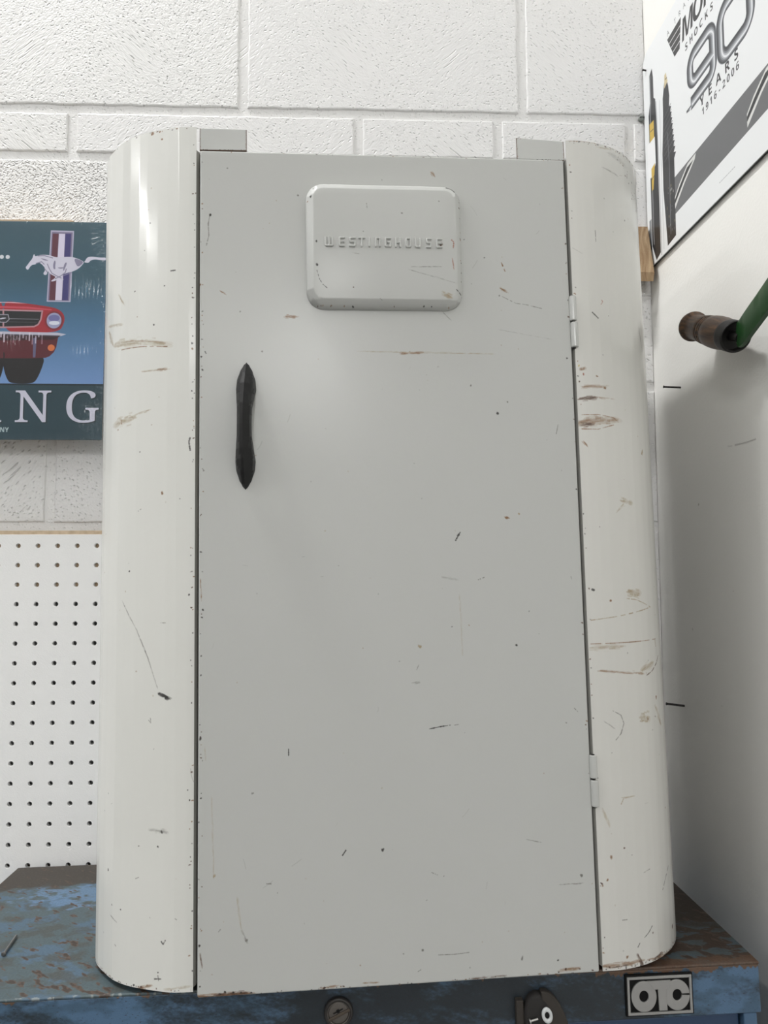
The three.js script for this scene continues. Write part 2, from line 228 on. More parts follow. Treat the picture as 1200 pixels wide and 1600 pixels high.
spot(L,.0472,-.3738,.0024,.0018,'dkrust'); scratch(L,[[.0953,-.3746],[.094,-.3791]],.0015,'dark'); smear(L,.0228,-.3728,.0024,-.3698,.0018,'tan',0.3);
scratch(L,[[.0347,-.3654],[.028,-.3647]],.0012,'dark'); scratch(L,[[.0311,-.3619],[.0304,-.3665]],.0009,'gray'); spot(L,.0311,-.3598,.0018,.0012,'dark');
scratch(L,[[.0283,-.3339],[.0265,-.3364],[.0242,-.3327]],.0011,'dark'); scratch(L,[[.0787,-.3445],[.0769,-.3457]],.0009,'gray'); spot(L,.0285,-.2431,.0024,.003,'dark');
spot(L,.0321,-.2557,.0018,.0018,'dark'); smear(L,.0404,-.2417,.0238,-.2429,.0024,'gray',0.3); spot(L,.0922,-.2845,.0018,.0035,'dark');
spot(L,.0713,-.3136,.0018,.0012,'dark'); spot(L,.0845,-.3124,.0018,.0018,'gray'); scratch(L,[[.0158,-.3146],[.0142,-.3157]],.0009,'gray');
scratch(L,[[.0544,-.2846],[.051,-.2831]],.0008,'gray'); spot(L,.0031,.1934,.0018,.0035,'dark'); spot(L,.0031,.1879,.0018,.0024,'rust');
scratch(L,[[.0427,-.1479],[.0401,-.1506],[.0408,-.1462]],.0007,'gray'); smear(L,.0865,-.3222,.0765,-.3251,.0006,'gray',0.5); spot(L,.0054,-.2074,.0012,.0012,'dark');
spot(L,.0036,-.2161,.0012,.0018,'dark'); spot(L,.0514,-.2567,.0012,.0012,'dark'); smear(R,.0042,.1672,.0086,.1679,.0018,'rust',0.9);
spot(R,.0031,.1703,.0012,.003,'yel'); smear(R,.0053,.1498,.0311,.1513,.0024,'rust',0.45); spot(R,.0283,.1493,.003,.0035,'rust');
smear(R,.0022,.1387,.017,.1395,.003,'dkrust',0.8); smear(R,.017,.1402,.0378,.1393,.0012,'rust',0.35); smear(R,.0012,.1159,.0407,.1196,.0059,'rust',0.5);
smear(R,.0023,.1135,.0157,.1142,.0024,'dkrust',0.7); scratch(R,[[.0034,.1233],[.0195,.1236],[.0366,.1212],[.0422,.1173]],.0009,'rust'); scratch(R,[[.0028,.1098],[.0188,.1094],[.0362,.1143]],.0009,'rust');
spot(R,.0071,.1622,.0018,.003,'red'); spot(R,.003,.1554,.0018,.0018,'dkrust'); spot(R,.0207,.1608,.003,.0012,'rust');
smear(R,.0041,.0976,.0077,.0933,.0012,'rust',0.8); scratch(R,[[.0185,.2235],[.0218,.2205],[.025,.2176]],.0012,'dark'); scratch(R,[[.0294,.2363],[.0307,.2345],[.0285,.2318]],.0009,'red');
spot(R,.0365,.221,.0012,.0012,'gray'); smear(R,.0405,.0421,.0538,.0401,.0041,'tan',0.7); smear(R,.0348,.031,.0435,.0386,.0012,'tan',0.4);
spot(R,.0778,.0918,.0024,.0083,'tan'); smear(R,.0437,-.0441,.0586,-.0469,.0053,'tan',0.75); scratch(R,[[.0416,-.0499],[.0541,-.0515],[.0782,-.0592],[.0634,-.0615],[.0295,-.0661],[.0038,-.0688]],.0009,'tan');
spot(R,.0237,-.0518,.0024,.003,'rust'); spot(R,.0069,-.0408,.003,.003,'dark'); smear(R,.002,-.0938,.0346,-.0938,.0035,'tan',0.35);
scratch(R,[[.0021,-.0903],[.0349,-.0903],[.0863,-.0903]],.0009,'rust'); smear(R,.0107,-.1148,.0583,-.1203,.0018,'rust',0.6); smear(R,.0534,-.1186,.0774,-.112,.0041,'tan',0.55);
scratch(R,[[.0642,-.1226],[.0749,-.1195],[.0864,-.1129],[.0927,-.1068]],.0012,'dkrust'); scratch(R,[[.0848,-.0902],[.0868,-.0977]],.0012,'tan'); smear(R,.052,-.1594,.0647,-.1623,.0065,'tan',0.7);
smear(R,.0779,-.154,.0893,-.1708,.003,'tan',0.6); spot(R,.0627,-.1626,.0024,.0024,'rust'); spot(R,.0807,-.1443,.0024,.0053,'rust');
scratch(R,[[.0203,-.151],[.0286,-.1555],[.0314,-.1631],[.0277,-.172],[.0222,-.1773]],.0009,'gray'); smear(R,.0116,-.1601,.0214,-.167,.0006,'gray',0.5); spot(R,.0768,-.1622,.0018,.0018,'dkrust');
spot(R,.0699,-.1735,.0018,.0012,'gray'); scratch(R,[[.0897,-.3022],[.0809,-.3099],[.072,-.3202]],.0009,'dark'); scratch(R,[[.0544,-.3438],[.048,-.3494],[.043,-.3521]],.0008,'dark');
scratch(R,[[.0373,-.3556],[.0347,-.3588]],.0009,'dark'); scratch(R,[[.0201,-.3335],[.0252,-.3336]],.0009,'gray'); spot(R,.0123,-.279,.0024,.0035,'rust');
spot(R,.0254,-.272,.0018,.0018,'dkrust'); scratch(R,[[.0454,-.2968],[.0538,-.2952]],.0007,'gray'); spot(R,.0029,-.3014,.0024,.0018,'dkrust');
spot(R,.0078,-.2984,.0018,.0035,'rust'); smear(R,0,-.371,.0393,-.3708,.0024,'rust',0.7); smear(R,.0041,-.3724,.0224,-.3717,.0012,'dkrust',0.6);
smear(R,.0342,-.3652,.0391,-.374,.0024,'dkrust',1); smear(R,.0537,-.3734,.0658,-.3722,.0018,'dkrust',0.9); smear(R,.0432,-.3718,.0853,-.3765,.0018,'rust',0.7);
spot(R,.0234,-.3653,.0024,.003,'rust'); spot(R,.0917,-.3578,.003,.0041,'dkrust'); spot(R,.0538,-.3508,.0018,.0018,'dkrust');
spot(R,.0901,-.376,.0035,.0024,'dkrust'); smear(R,.0271,-.2286,.0374,-.2286,.0012,'tan',0.5); scratch(R,[[.0271,-.2292],[.0243,-.234]],.0009,'tan');
smear(R,.0066,-.2376,.0119,-.2518,.0018,'tan',0.35); spot(R,.0893,-.2494,.0018,.0024,'rust'); smear(R,.0333,.3921,.05,.3932,.0012,'tan',0.5);
smear(R,.0385,.3721,.0579,.3688,.0012,'gray',0.4); smear(R,.0455,.3886,.0766,.3844,.0035,'gray',0.18); spot(R,.067,.3248,.0018,.0018,'dark');
scratch(R,[[.0261,.306],[.0262,.2944]],.0007,'gray'); smear(R,.0023,.3957,.0335,.3961,.0007,'rust',0.7); smear(R,.0375,.3971,.0601,.3958,.0012,'tan',0.6);
smear(R,.0871,.2176,.0938,.1993,.0018,'gray',0.4);

// chipped enamel along the bare edges
function chips(S, x0, y0, x1, y1, n, wide) { for (let i = 0; i < n; i++) { const t = S.r(), q = S.r(); spot(S, lerp(x0, x1, t) + (S.r() - 0.5) * wide, lerp(y0, y1, t) + (S.r() - 0.5) * wide, 0.0006 + q * q * 0.0022, 0.0005 + S.r() * 0.0012, ['rust', 'dkrust', 'dark', 'gray'][i & 3], 0.75); } }
chips(D, -0.346, -0.374, -0.346, 0.374, 46, 0.003); chips(D, -0.345, -0.3745, -0.004, -0.3745, 44, 0.002); chips(D, -0.002, -0.3, -0.002, 0.36, 20, 0.002); chips(D, -0.34, 0.375, -0.01, 0.375, 14, 0.001);
chips(L, 0.002, -0.37, 0.002, 0.4, 60, 0.003); chips(L, 0.005, 0.403, 0.13, 0.403, 16, 0.002); chips(L, 0.005, -0.374, 0.13, -0.374, 40, 0.002);
chips(R, 0.002, -0.37, 0.002, 0.39, 34, 0.003); chips(R, 0.003, 0.3945, 0.13, 0.3945, 60, 0.0025); chips(R, 0.003, -0.374, 0.14, -0.374, 90, 0.004); chips(R, 0.06, 0.38, 0.13, 0.34, 40, 0.02);
chips(P, -0.25, 0.2245, -0.105, 0.2245, 14, 0.001); chips(P, -0.1055, 0.23, -0.1055, 0.34, 14, 0.001); chips(P, -0.25, 0.343, -0.105, 0.343, 8, 0.001);
const peel = rep(dtex(256, 256, (x, y) => 0.5 + 0.3 * tile(x / 256, y / 256, 22, 31) + 0.2 * tile(x / 256, y / 256, 48, 6)), 12);
const enamel = (map, cr = 0.13, cc = 0.7) => phys({ map, roughness: cc < 0.5 ? 0.5 : 0.42, clearcoat: cc, clearcoatRoughness: cr, specularIntensity: cc < 0.5 ? 0.55 : 1, bumpMap: peel, bumpScale: 0.00002 });
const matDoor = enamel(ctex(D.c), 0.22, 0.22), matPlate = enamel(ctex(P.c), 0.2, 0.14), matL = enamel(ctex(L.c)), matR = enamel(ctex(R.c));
const enamelPlain = phys({ color: new THREE.Color(`rgb(${PAINT})`), roughness: 0.38, clearcoat: 0.75, clearcoatRoughness: 0.13 });
const enamelDull = std({ color: new THREE.Color('rgb(150,149,143)'), roughness: 0.6 });
for (const m of [matL, matR]) m.map.wrapS = m.map.wrapT = THREE.ClampToEdgeWrapping;

// ---------------------------------------------------------------- the cabinet
// the cabinet and the tool bench under it are worked out in one frame: x, y, z from the middle of the door's hinge line
const HINGE = new THREE.Vector3(0.20484, 1.31565, 0.31467), TILT = new THREE.Euler(-0.018690, 0.019199, 0.016179, 'YXZ');
const toWorld = (x, y, z) => new THREE.Vector3(x, y, z).applyEuler(TILT).add(HINGE);
const CO = [-0.176, -0.38, -0.13];
const cabinet = thing('metal_cabinet', 'tall white enamelled metal cabinet with rounded sides, scuffed, standing on the blue bench', 'cabinet', toWorld(...CO).toArray());
cabinet.rotation.copy(TILT);
const inCab = (g) => g.translate(-CO[0], -CO[1], -CO[2]);
// plan curve of a side panel: [outwards, backwards] from its front edge
function plan(knots, n = 190) {   // [length along the sheet, direction in degrees] -> points [outwards, backwards]
  const out = [], L = knots[knots.length - 1][0], m = 12; let x = 0, z = 0;
  for (let i = 0; i <= n; i++) { out.push(new THREE.Vector3(x, 0, z)); for (let k = 0; k < m; k++) { const s = (i + (k + 0.5) / m) * L / n; let q = 1; while (q < knots.length - 1 && knots[q][0] < s) q++; const [a, A] = knots[q - 1], [b, B] = knots[q], th = lerp(A, B, clamp((s - a) / (b - a), 0, 1)) * Math.PI / 180; x += Math.cos(th) * L / n / m; z += Math.sin(th) * L / n / m; } }
  return out;
}
const planR = plan([[0, 0], [0.006, 0], [0.05, 27], [0.1, 56], [0.15, 90], [0.324, 90]]);
const planL = plan([[0, 0], [0.012, 3], [0.026, 16], [0.05, 20], [0.065, 30], [0.0810, 39], [0.0813, 45], [0.11, 52], [0.15, 90], [0.331, 90]]);
function sidePanel(plan, sign, x0, y0, y1, wob) {
  const th = 0.0011, NY = 64, N = plan.length, pos = [], uv = [], idx = [];
  let s = 0; const S = plan.map((p, i) => (i ? (s += p.distanceTo(plan[i - 1])) : 0));
  const nrm = plan.map((p, i) => { const a = plan[Math.max(0, i - 1)], b = plan[Math.min(N - 1, i + 1)], dx = b.x - a.x, dz = b.z - a.z, l = Math.hypot(dx, dz); return [dz / l, -dx / l]; });   // outwards, in (x, back)
  for (const face of [0, 1]) for (let j = 0; j <= NY; j++) for (let i = 0; i < N; i++) {
    const y = lerp(y0, y1, j / NY), k = wob * (n2(S[i] * 14 + x0 * 9, y * 5) + 0.5 * n2(S[i] * 30, y * 11 + 4)) * sstep(0, 0.02, S[i]) - face * th;
    pos.push(x0 + sign * (plan[i].x + nrm[i][0] * k), y, -(plan[i].z + nrm[i][1] * k)); uv.push(S[i] / 0.24, (y + 0.376) / 0.781);
  }
  const id = (f, j, i) => f * (NY + 1) * N + j * N + i, quad = (a, b, c, d) => (sign > 0 ? idx.push(a, b, c, a, c, d) : idx.push(a, c, b, a, d, c));
  for (let j = 0; j < NY; j++) for (let i = 0; i + 1 < N; i++) { quad(id(0, j, i), id(0, j, i + 1), id(0, j + 1, i + 1), id(0, j + 1, i)); quad(id(1, j, i + 1), id(1, j, i), id(1, j + 1, i), id(1, j + 1, i + 1)); }
  for (let i = 0; i + 1 < N; i++) { quad(id(0, NY, i), id(0, NY, i + 1), id(1, NY, i + 1), id(1, NY, i)); quad(id(0, 0, i + 1), id(0, 0, i), id(1, 0, i), id(1, 0, i + 1)); }
  for (let j = 0; j < NY; j++) { quad(id(1, j, 0), id(0, j, 0), id(0, j + 1, 0), id(1, j + 1, 0)); quad(id(0, j, N - 1), id(1, j, N - 1), id(1, j + 1, N - 1), id(0, j + 1, N - 1)); }
  const g = new THREE.BufferGeometry(); g.setAttribute('position', new THREE.Float32BufferAttribute(pos, 3)); g.setAttribute('uv', new THREE.Float32BufferAttribute(uv, 2)); g.setIndex(idx); g.computeVertexNormals();
  return inCab(toCreasedNormals(g, 0.14));
}
const XL = -0.3535, XR = 0.0030;
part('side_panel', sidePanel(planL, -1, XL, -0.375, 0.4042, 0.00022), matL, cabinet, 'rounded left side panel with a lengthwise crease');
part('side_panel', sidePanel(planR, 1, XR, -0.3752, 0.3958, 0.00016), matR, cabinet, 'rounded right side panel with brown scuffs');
// each panel's edge beside the door is folded back into the opening, and joined to a jamb behind
for (const [x, s, y1] of [[XL, 1, 0.3815], [XR, -1, 0.3765]]) {
  const sh = new THREE.Shape([[0, -0.0002], [0.0016 * s, -0.004], [0.0026 * s, -0.017], [0.03 * s, -0.0175], [0.03 * s, -0.0187], [0.0012 * s, -0.0187], [0, -0.008]].map((p) => new THREE.Vector2(p[0], -p[1])));
  const g = new THREE.ExtrudeGeometry(sh, { depth: y1 + 0.3715, bevelEnabled: false }); g.rotateX(Math.PI / 2); g.translate(x, y1, 0); g.scale(1, 1, -1);
  // the shape's second axis runs backwards into the cabinet
  const p = g.attributes.position; for (let i = 0; i < p.count; i++) p.setZ(i, -Math.abs(p.getZ(i))); g.computeVertexNormals();
  part('jamb', inCab(g), enamelDull, cabinet);
}
// short cut-off rails that turn in from the panels above the door
function topRail(x0, x1, yA0, yA1, yB0, yB1) {
  const pts = [[x0, yA0], [x1, yB0], [x1, yB1], [x0, yA1]].map((p) => new THREE.Vector2(...p));
  const g = new THREE.ExtrudeGeometry(new THREE.Shape(pts), { depth: 0.0006, bevelEnabled: true, bevelSize: 0.0004, bevelThickness: 0.0004, bevelSegments: 2 }); g.translate(0, 0, -0.0026);
  const lip = new THREE.ExtrudeGeometry(new THREE.Shape([[x0, yA0], [x1, yB0], [x1, yB0 + 0.001], [x0, yA0 + 0.001]].map((p) => new THREE.Vector2(...p))), { depth: 0.016, bevelEnabled: false }); lip.translate(0, 0, -0.019);
  const chip = mergeGeometries([g, lip]); return inCab(uvPlanar(chip, (x) => (x - x0) / (x1 - x0), (x, y) => (y - Math.min(yA0, yB0)) / 0.022));
}
const [rc, rg] = canvas(320, 150); rg.fillStyle = `rgb(${PAINT})`; rg.fillRect(0, 0, 320, 150);
for (let i = 0; i < 46; i++) { const e = i % 3, x = e === 0 ? rand() * 320 : e === 1 ? (rand() < 0.5 ? 2 : 318) : rand() * 320, y = e === 0 ? 3 : e === 1 ? rand() * 150 : 147; rg.fillStyle = `rgba(${[COL.dkrust, COL.rust, COL.dark][i % 3]},.7)`; rg.beginPath(); rg.ellipse(x, y, 1 + rand() * 4, 1 + rand() * 2, 0, 0, 7); rg.fill(); }
rg.strokeStyle = `rgba(${COL.dkrust},.75)`; rg.lineWidth = 4; rg.strokeRect(0, 0, 320, 150);
const matRail = enamel(ctex(rc));
part('top_rail', topRail(-0.3505, -0.3068, 0.3825, 0.4038, 0.3825, 0.4030), matRail, cabinet, 'cut-off rail above the door at left');
part('top_rail', topRail(-0.0452, 0.0010, 0.3780, 0.3985, 0.3765, 0.3955), matRail, cabinet, 'cut-off rail above the door at right');
part('back_panel', inCab(box(-0.459, 0.102, -0.372, 0.392, -0.2695, -0.2682)), enamelDull, cabinet);
part('bottom_panel', inCab(box(-0.40, 0.05, -0.3745, -0.3732, -0.268, -0.02)), enamelDull, cabinet);
part('shelf', inCab(box(-0.40, 0.05, 0.02, 0.0212, -0.268, -0.03)), enamelDull, cabinet);
for (const [x, z] of [[-0.38, -0.05], [0.03, -0.05], [-0.38, -0.25], [0.03, -0.25]]) part('foot', inCab(new THREE.CylinderGeometry(0.008, 0.009, 0.0056, 16).translate(x, -0.3770, z)), blackPlastic, cabinet);

// ---- the door, standing a few millimetres open at its handle side
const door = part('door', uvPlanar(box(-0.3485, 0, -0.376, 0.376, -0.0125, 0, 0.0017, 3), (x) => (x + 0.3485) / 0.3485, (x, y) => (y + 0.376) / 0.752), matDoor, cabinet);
door.position.set(-CO[0], -CO[1], -CO[2]); door.rotation.y = 0.02343;
{ // name plate: a rounded pillow of pressed metal
  const w = 0.1466, h = 0.1205, r = 0.0135, b = 0.0095, W = w / 2 - b, Hh = h / 2 - b, q = r - b * 0.55, sh = new THREE.Shape();
  sh.moveTo(-W + q, -Hh); sh.lineTo(W - q, -Hh); sh.quadraticCurveTo(W, -Hh, W, -Hh + q); sh.lineTo(W, Hh - q); sh.quadraticCurveTo(W, Hh, W - q, Hh); sh.lineTo(-W + q, Hh); sh.quadraticCurveTo(-W, Hh, -W, Hh - q); sh.lineTo(-W, -Hh + q); sh.quadraticCurveTo(-W, -Hh, -W + q, -Hh);
  const g = new THREE.ExtrudeGeometry(sh, { depth: 0.002, bevelEnabled: true, bevelThickness: 0.0092, bevelSize: b, bevelSegments: 10, curveSegments: 10 });
  g.translate(-0.1774, 0.2832, -0.001);
  const n = toCreasedNormals(g, 0.7);
  part('name_plate', uvPlanar(n, (x) => (x + 0.3485) / 0.3485, (x, y) => (y - 0.2) / 0.16), matPlate, door);
  // pressed letters
  const bar = (a, c, rr) => { const d = Math.hypot(c[0] - a[0], c[1] - a[1]), k = new THREE.CapsuleGeometry(rr, d, 5, 12); k.scale(1, 1, 1.5); k.rotateZ(Math.atan2(c[1] - a[1], c[0] - a[0]) - Math.PI / 2); k.translate((a[0] + c[0]) / 2, (a[1] + c[1]) / 2, 0); return k; };
  const F = {
    W: [[[0, 1], [0, 0.08], [0.12, 0], [0.88, 0], [1, 0.08], [1, 1]], [[0.5, 1], [0.5, 0.02]]], E: [[[1, 1], [0.1, 1], [0, 0.9], [0, 0.1], [0.1, 0], [1, 0]], [[0, 0.5], [0.9, 0.5]]],
    S: [[[1, 1], [0.1, 1], [0, 0.9], [0, 0.6], [0.1, 0.5], [0.9, 0.5], [1, 0.4], [1, 0.1], [0.9, 0], [0, 0]]], T: [[[0, 1], [1, 1]], [[0.5, 1], [0.5, 0]]], I: [[[0.5, 1], [0.5, 0]]],
    N: [[[0, 0], [0, 1], [0.88, 1], [1, 0.9], [1, 0]]], G: [[[1, 1], [0.12, 1], [0, 0.9], [0, 0.1], [0.12, 0], [1, 0], [1, 0.5], [0.55, 0.5]]], H: [[[0, 0], [0, 1]], [[1, 0], [1, 1]], [[0, 0.5], [1, 0.5]]],
    O: [[[0.12, 0], [0.88, 0], [1, 0.1], [1, 0.9], [0.88, 1], [0.12, 1], [0, 0.9], [0, 0.1], [0.12, 0]]], U: [[[0, 1], [0, 0.1], [0.12, 0], [0.88, 0], [1, 0.1], [1, 1]]],
  };
  [['W', 213, 272], ['E', 303, 345], ['S', 370, 416], ['T', 430, 476], ['I', 488, 518], ['N', 538, 577], ['G', 600, 645], ['H', 668, 710], ['O', 735, 777], ['U', 797, 840], ['S', 870, 910], ['E', 937, 980]].forEach(([ch, a, c]) => {
    const k = 0.0001432, rr = 0.00098, x0 = -0.17787 + (a - 600) * k + rr, w2 = (c - a) * k - 2 * rr, H2 = 0.0098 - 2 * rr, geos = [];
    for (const poly of F[ch]) for (let i = 0; i + 1 < poly.length; i++) geos.push(bar([x0 + poly[i][0] * w2, 0.2790 + rr + poly[i][1] * H2], [x0 + poly[i + 1][0] * w2, 0.2790 + rr + poly[i + 1][1] * H2], rr));
    part('letter', merge(geos).translate(0, 0, 0.0106), enamelPlain, door);
  });
}
{ // boat-shaped black pull with a ridge down its front
  const tab = (k, u) => { for (let i = 0; i + 1 < k.length; i++) if (u <= k[i + 1][0]) { const t = clamp((u - k[i][0]) / (k[i + 1][0] - k[i][0]), 0, 1), s = t * t * (3 - 2 * t) * 0.5 + t * 0.5; return lerp(k[i][1], k[i + 1][1], s); } return k[k.length - 1][1]; };
  const Wd = [[0, 6.4], [0.2, 6.6], [0.4, 7.8], [0.56, 8.9], [0.7, 8.3], [0.85, 5.7], [0.95, 2.7], [1, 0.25]], Rd = [[0, 27], [0.3, 25], [0.56, 19], [0.8, 10.5], [0.95, 4], [1, 1.2]], Bd = [[0, 13], [0.2, 12], [0.4, 6], [0.56, 0.2], [0.62, 0], [1, 0]];
  const sec = [[-1, 0], [-1, 0.12], [-0.985, 0.24], [-0.94, 0.37], [-0.86, 0.49], [-0.74, 0.61], [-0.58, 0.72], [-0.38, 0.83], [-0.18, 0.92], [0, 1], [0.18, 0.92], [0.38, 0.83], [0.58, 0.72], [0.74, 0.61], [0.86, 0.49], [0.94, 0.37], [0.985, 0.24], [1, 0.12], [1, 0], [0, -0.02]], NT = 90, pos = [], idx = [];
  for (let i = 0; i <= NT; i++) { const t = i / NT, u = Math.abs(2 * t - 1), w = tab(Wd, u) / 1000, r = tab(Rd, u) / 1000, b = tab(Bd, u) / 1000; for (const [a, c] of sec) pos.push(-0.3065 + a * w + (t - 0.5) * 0.0012, lerp(0.0553, 0.1722, t), b + c * (r - b) + 0.0001); }
  const K = sec.length; for (let i = 0; i < NT; i++) for (let j = 0; j < K; j++) { const a = i * K + j, b = i * K + (j + 1) % K; idx.push(a, b + K, b, a, a + K, b + K); }
  for (const e of [0, NT]) for (let j = 1; j + 1 < K; j++) e ? idx.push(e * K, e * K + j, e * K + j + 1) : idx.push(0, j + 1, j);
  let g = new THREE.BufferGeometry(); g.setAttribute('position', new THREE.Float32BufferAttribute(pos, 3)); g.setIndex(idx.reverse()); g.computeVertexNormals(); g = toCreasedNormals(g, 0.62);
  part('handle', uvPlanar(g, (x) => x, (x, y) => y), blackPlastic, door, 'black pointed pull handle');
}
// hinge knuckles stand in the gap between door and right side panel
function knuckle(x, y0, y1, r) { return inCab(new THREE.LatheGeometry([[0, y0], [r * 0.85, y0], [r, y0 + r * 0.2], [r, y1 - r * 0.2], [r * 0.85, y1], [0, y1]].map((p) => new THREE.Vector2(...p)), 24).translate(x, 0, 0)); }
for (const [x, ya, ym, yb] of [[0.0026, 0.2385, 0.2135, 0.1885], [0.0026, -0.1895, -0.2105, -0.2345]]) {
  part('hinge_knuckle', knuckle(x, ym + 0.0009, ya, 0.0034), enamelPlain, cabinet); part('hinge_knuckle', knuckle(x + 0.0004, yb, ym - 0.0009, 0.0036), enamelPlain, cabinet);
  part('hinge_pin', knuckle(x, yb - 0.0012, ya + 0.0008, 0.0015), steelDark, cabinet);
}

// ---------------------------------------------------------------- the blue tool bench
{
  const x0 = -0.634, x1 = 0.1517, zb = -0.302, zf = -0.0115, yt = -0.38, CX = -0.24, CZ = -0.15;
  // the group's foot: the point of the floor under the middle of the top
  let yF = -1.3; for (let i = 0; i < 4; i++) yF -= toWorld(CX, yF, CZ).y;
  const bench = thing('tool_bench', 'blue steel tool bench with worn rusty top, under the white cabinet', 'bench', toWorld(CX, yF, CZ).toArray()); bench.rotation.copy(TILT);
  const at = (g) => g.translate(-CX, -yF, -CZ);
  const groundY = (x, z) => { let y = yF; for (let i = 0; i < 4; i++) y -= toWorld(x, y, z).y; return y; };
  // worn paint of the top: blue over grey primer over rusted steel
  const TW = 1540, TH = 568;
  const topTex = dtex(TW, TH, (i, j) => {
    const x = lerp(x0, x1, i / TW), z = lerp(zf, zb, j / TH), d = x * 0.8 + z * 0.6, e = -x * 0.6 + z * 0.8;
    const grain = fbm(x * 260, z * 260, 2) * 9, st = fbm(d * 16, e * 70, 4), cl = fbm(x * 14 + 5, z * 22, 4), cl2 = fbm(x * 34 + 2, z * 60 + 9, 4);
    let c = [66, 80, 85]; const mixc = (b, t) => { t = clamp(t, 0, 1); c = c.map((v, k) => lerp(v, b[k], t)); };
    mixc([66, 90, 112], sstep(0.0, 0.28, cl + 0.35 * st) * 0.75); mixc([60, 60, 55], sstep(0.05, 0.4, fbm(x * 20, z * 30 + 40, 4) + 0.2 * st) * 0.6);
    mixc([88, 116, 146], sstep(0.10, 0.3, 0.55 - Math.hypot((x + 0.50) / 0.10, (z + 0.215) / 0.035) * 0.5 + 0.5 * cl2) * 0.8);
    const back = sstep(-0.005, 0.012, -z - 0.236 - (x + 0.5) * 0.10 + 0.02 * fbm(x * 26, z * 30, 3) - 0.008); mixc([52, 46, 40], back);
    const right = x > -0.1 ? 1 : 0;
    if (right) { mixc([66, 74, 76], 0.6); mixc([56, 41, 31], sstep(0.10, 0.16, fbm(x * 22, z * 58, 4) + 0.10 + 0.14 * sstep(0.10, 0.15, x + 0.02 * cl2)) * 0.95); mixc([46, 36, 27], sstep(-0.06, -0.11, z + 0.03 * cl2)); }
    const fz = -z - 0.009, chip = fbm(d * 27, e * 72 + 30, 3) + 0.22 * (1 - sstep(0, 0.10, fz)) - 0.12;
    mixc([78, 62, 52], sstep(0.27, 0.30, chip)); mixc([54, 42, 35], sstep(0.37, 0.41, chip));
    const edge = fbm(x * 90, 3.3, 3) * 0.004 + 0.0028; if (fz < edge) mixc([136, 138, 136], right ? 0.25 : 0.75 * sstep(-0.1, 0.25, fbm(x * 120, z * 300, 2)));
    if (right && fz < 0.012 + 0.01 * cl2) mixc([86, 62, 46], 0.75);
    if (fbm(d * 30, e * 480, 2) > 0.46) mixc([70, 66, 60], 0.6);
    return c.map((v) => clamp(v + grain, 0, 255));
  }, true);
  topTex.wrapS = topTex.wrapT = THREE.ClampToEdgeWrapping;
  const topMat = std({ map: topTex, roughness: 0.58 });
  // blue front paint: grease and shade from the door both painted into its middle
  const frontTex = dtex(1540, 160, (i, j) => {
    const x = lerp(x0, x1, i / 1540), y = j / 160;
    let c = [78, 106, 134]; const mixc = (b, t) => { t = clamp(t, 0, 1); c = c.map((v, k) => lerp(v, b[k], t)); };
    const grimeShade = 0.5 * fbm(x * 9, y * 1.2, 3) + 0.16 * fbm(x * 150, y * 12, 3) + 0.16 * fbm(x * 60 + y * 4, y * 3, 3);
    mixc([60, 84, 104], sstep(-0.2, 0.4, fbm(x * 20, y * 2 + 8, 4)) * 0.7);
    mixc([30, 35, 39], sstep(-0.1, 0.5, grimeShade + 0.42 * (1 - sstep(0.14, 0.26, Math.abs(x + 0.15)))) * 0.9);
    const ch = fbm(x * 160, y * 24, 3); mixc([40, 32, 28], sstep(0.52, 0.56, ch)); mixc([98, 70, 50], sstep(0.9, 0.92, y + 0.14 * fbm(x * 46, 2, 4) + 0.05 * fbm(x * 180, 7, 2) - (x > 0 ? -0.03 : 0.05)) * 0.9);
    const g = fbm(x * 400, y * 70, 2) * 8; return c.map((v) => clamp(v + g, 0, 255));
  }, true);
  frontTex.wrapS = frontTex.wrapT = THREE.ClampToEdgeWrapping;
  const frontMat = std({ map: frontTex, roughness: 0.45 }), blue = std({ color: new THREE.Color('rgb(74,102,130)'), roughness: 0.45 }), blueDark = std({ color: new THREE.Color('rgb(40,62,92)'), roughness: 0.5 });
  const ub = (x) => (x - x0) / (x1 - x0);
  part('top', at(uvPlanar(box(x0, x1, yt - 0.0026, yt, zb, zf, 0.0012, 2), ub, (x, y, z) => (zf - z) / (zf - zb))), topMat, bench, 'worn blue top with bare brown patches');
  const ya = -0.4242;
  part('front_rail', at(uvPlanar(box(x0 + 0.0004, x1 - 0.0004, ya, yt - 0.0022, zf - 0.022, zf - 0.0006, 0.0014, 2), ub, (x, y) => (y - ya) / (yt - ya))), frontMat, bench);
  const yB = groundY(CX, CZ) + 0.07;
  for (const s of [x0 + 0.004, x1 - 0.0165]) part('corner_post', at(box(s, s + 0.0125, yB, ya - 0.0004, zf - 0.03, zf - 0.002, 0.0012)), blue, bench);
  part('side_panel', at(box(x0 + 0.004, x0 + 0.0055, yB, yt - 0.003, zb + 0.003, zf - 0.03)), blue, bench); part('side_panel', at(box(x1 - 0.0055, x1 - 0.004, yB, yt - 0.003, zb + 0.003, zf - 0.03)), blue, bench);
  part('back_panel', at(box(x0 + 0.006, x1 - 0.006, yB, yt - 0.003, zb + 0.003, zb + 0.0045)), blueDark, bench);
  const dx0 = x0 + 0.0185, dx1 = x1 - 0.0185, dTop = ya - 0.0028, dH = (dTop - yB) / 4;
  for (let i = 0; i < 4; i++) {
    const b = dTop - (i + 1) * dH + 0.004, d = part('drawer', at(box(dx0, dx1, b, dTop - i * dH, zb + 0.02, zf - 0.007, 0.0018)), blueDark, bench);
    part('pull', at(box((dx0 + dx1) / 2 - 0.055, (dx0 + dx1) / 2 + 0.055, b + dH / 2 - 0.007, b + dH / 2 + 0.007, zf - 0.0075, zf + 0.012, 0.004)), steelDark, d);
  }
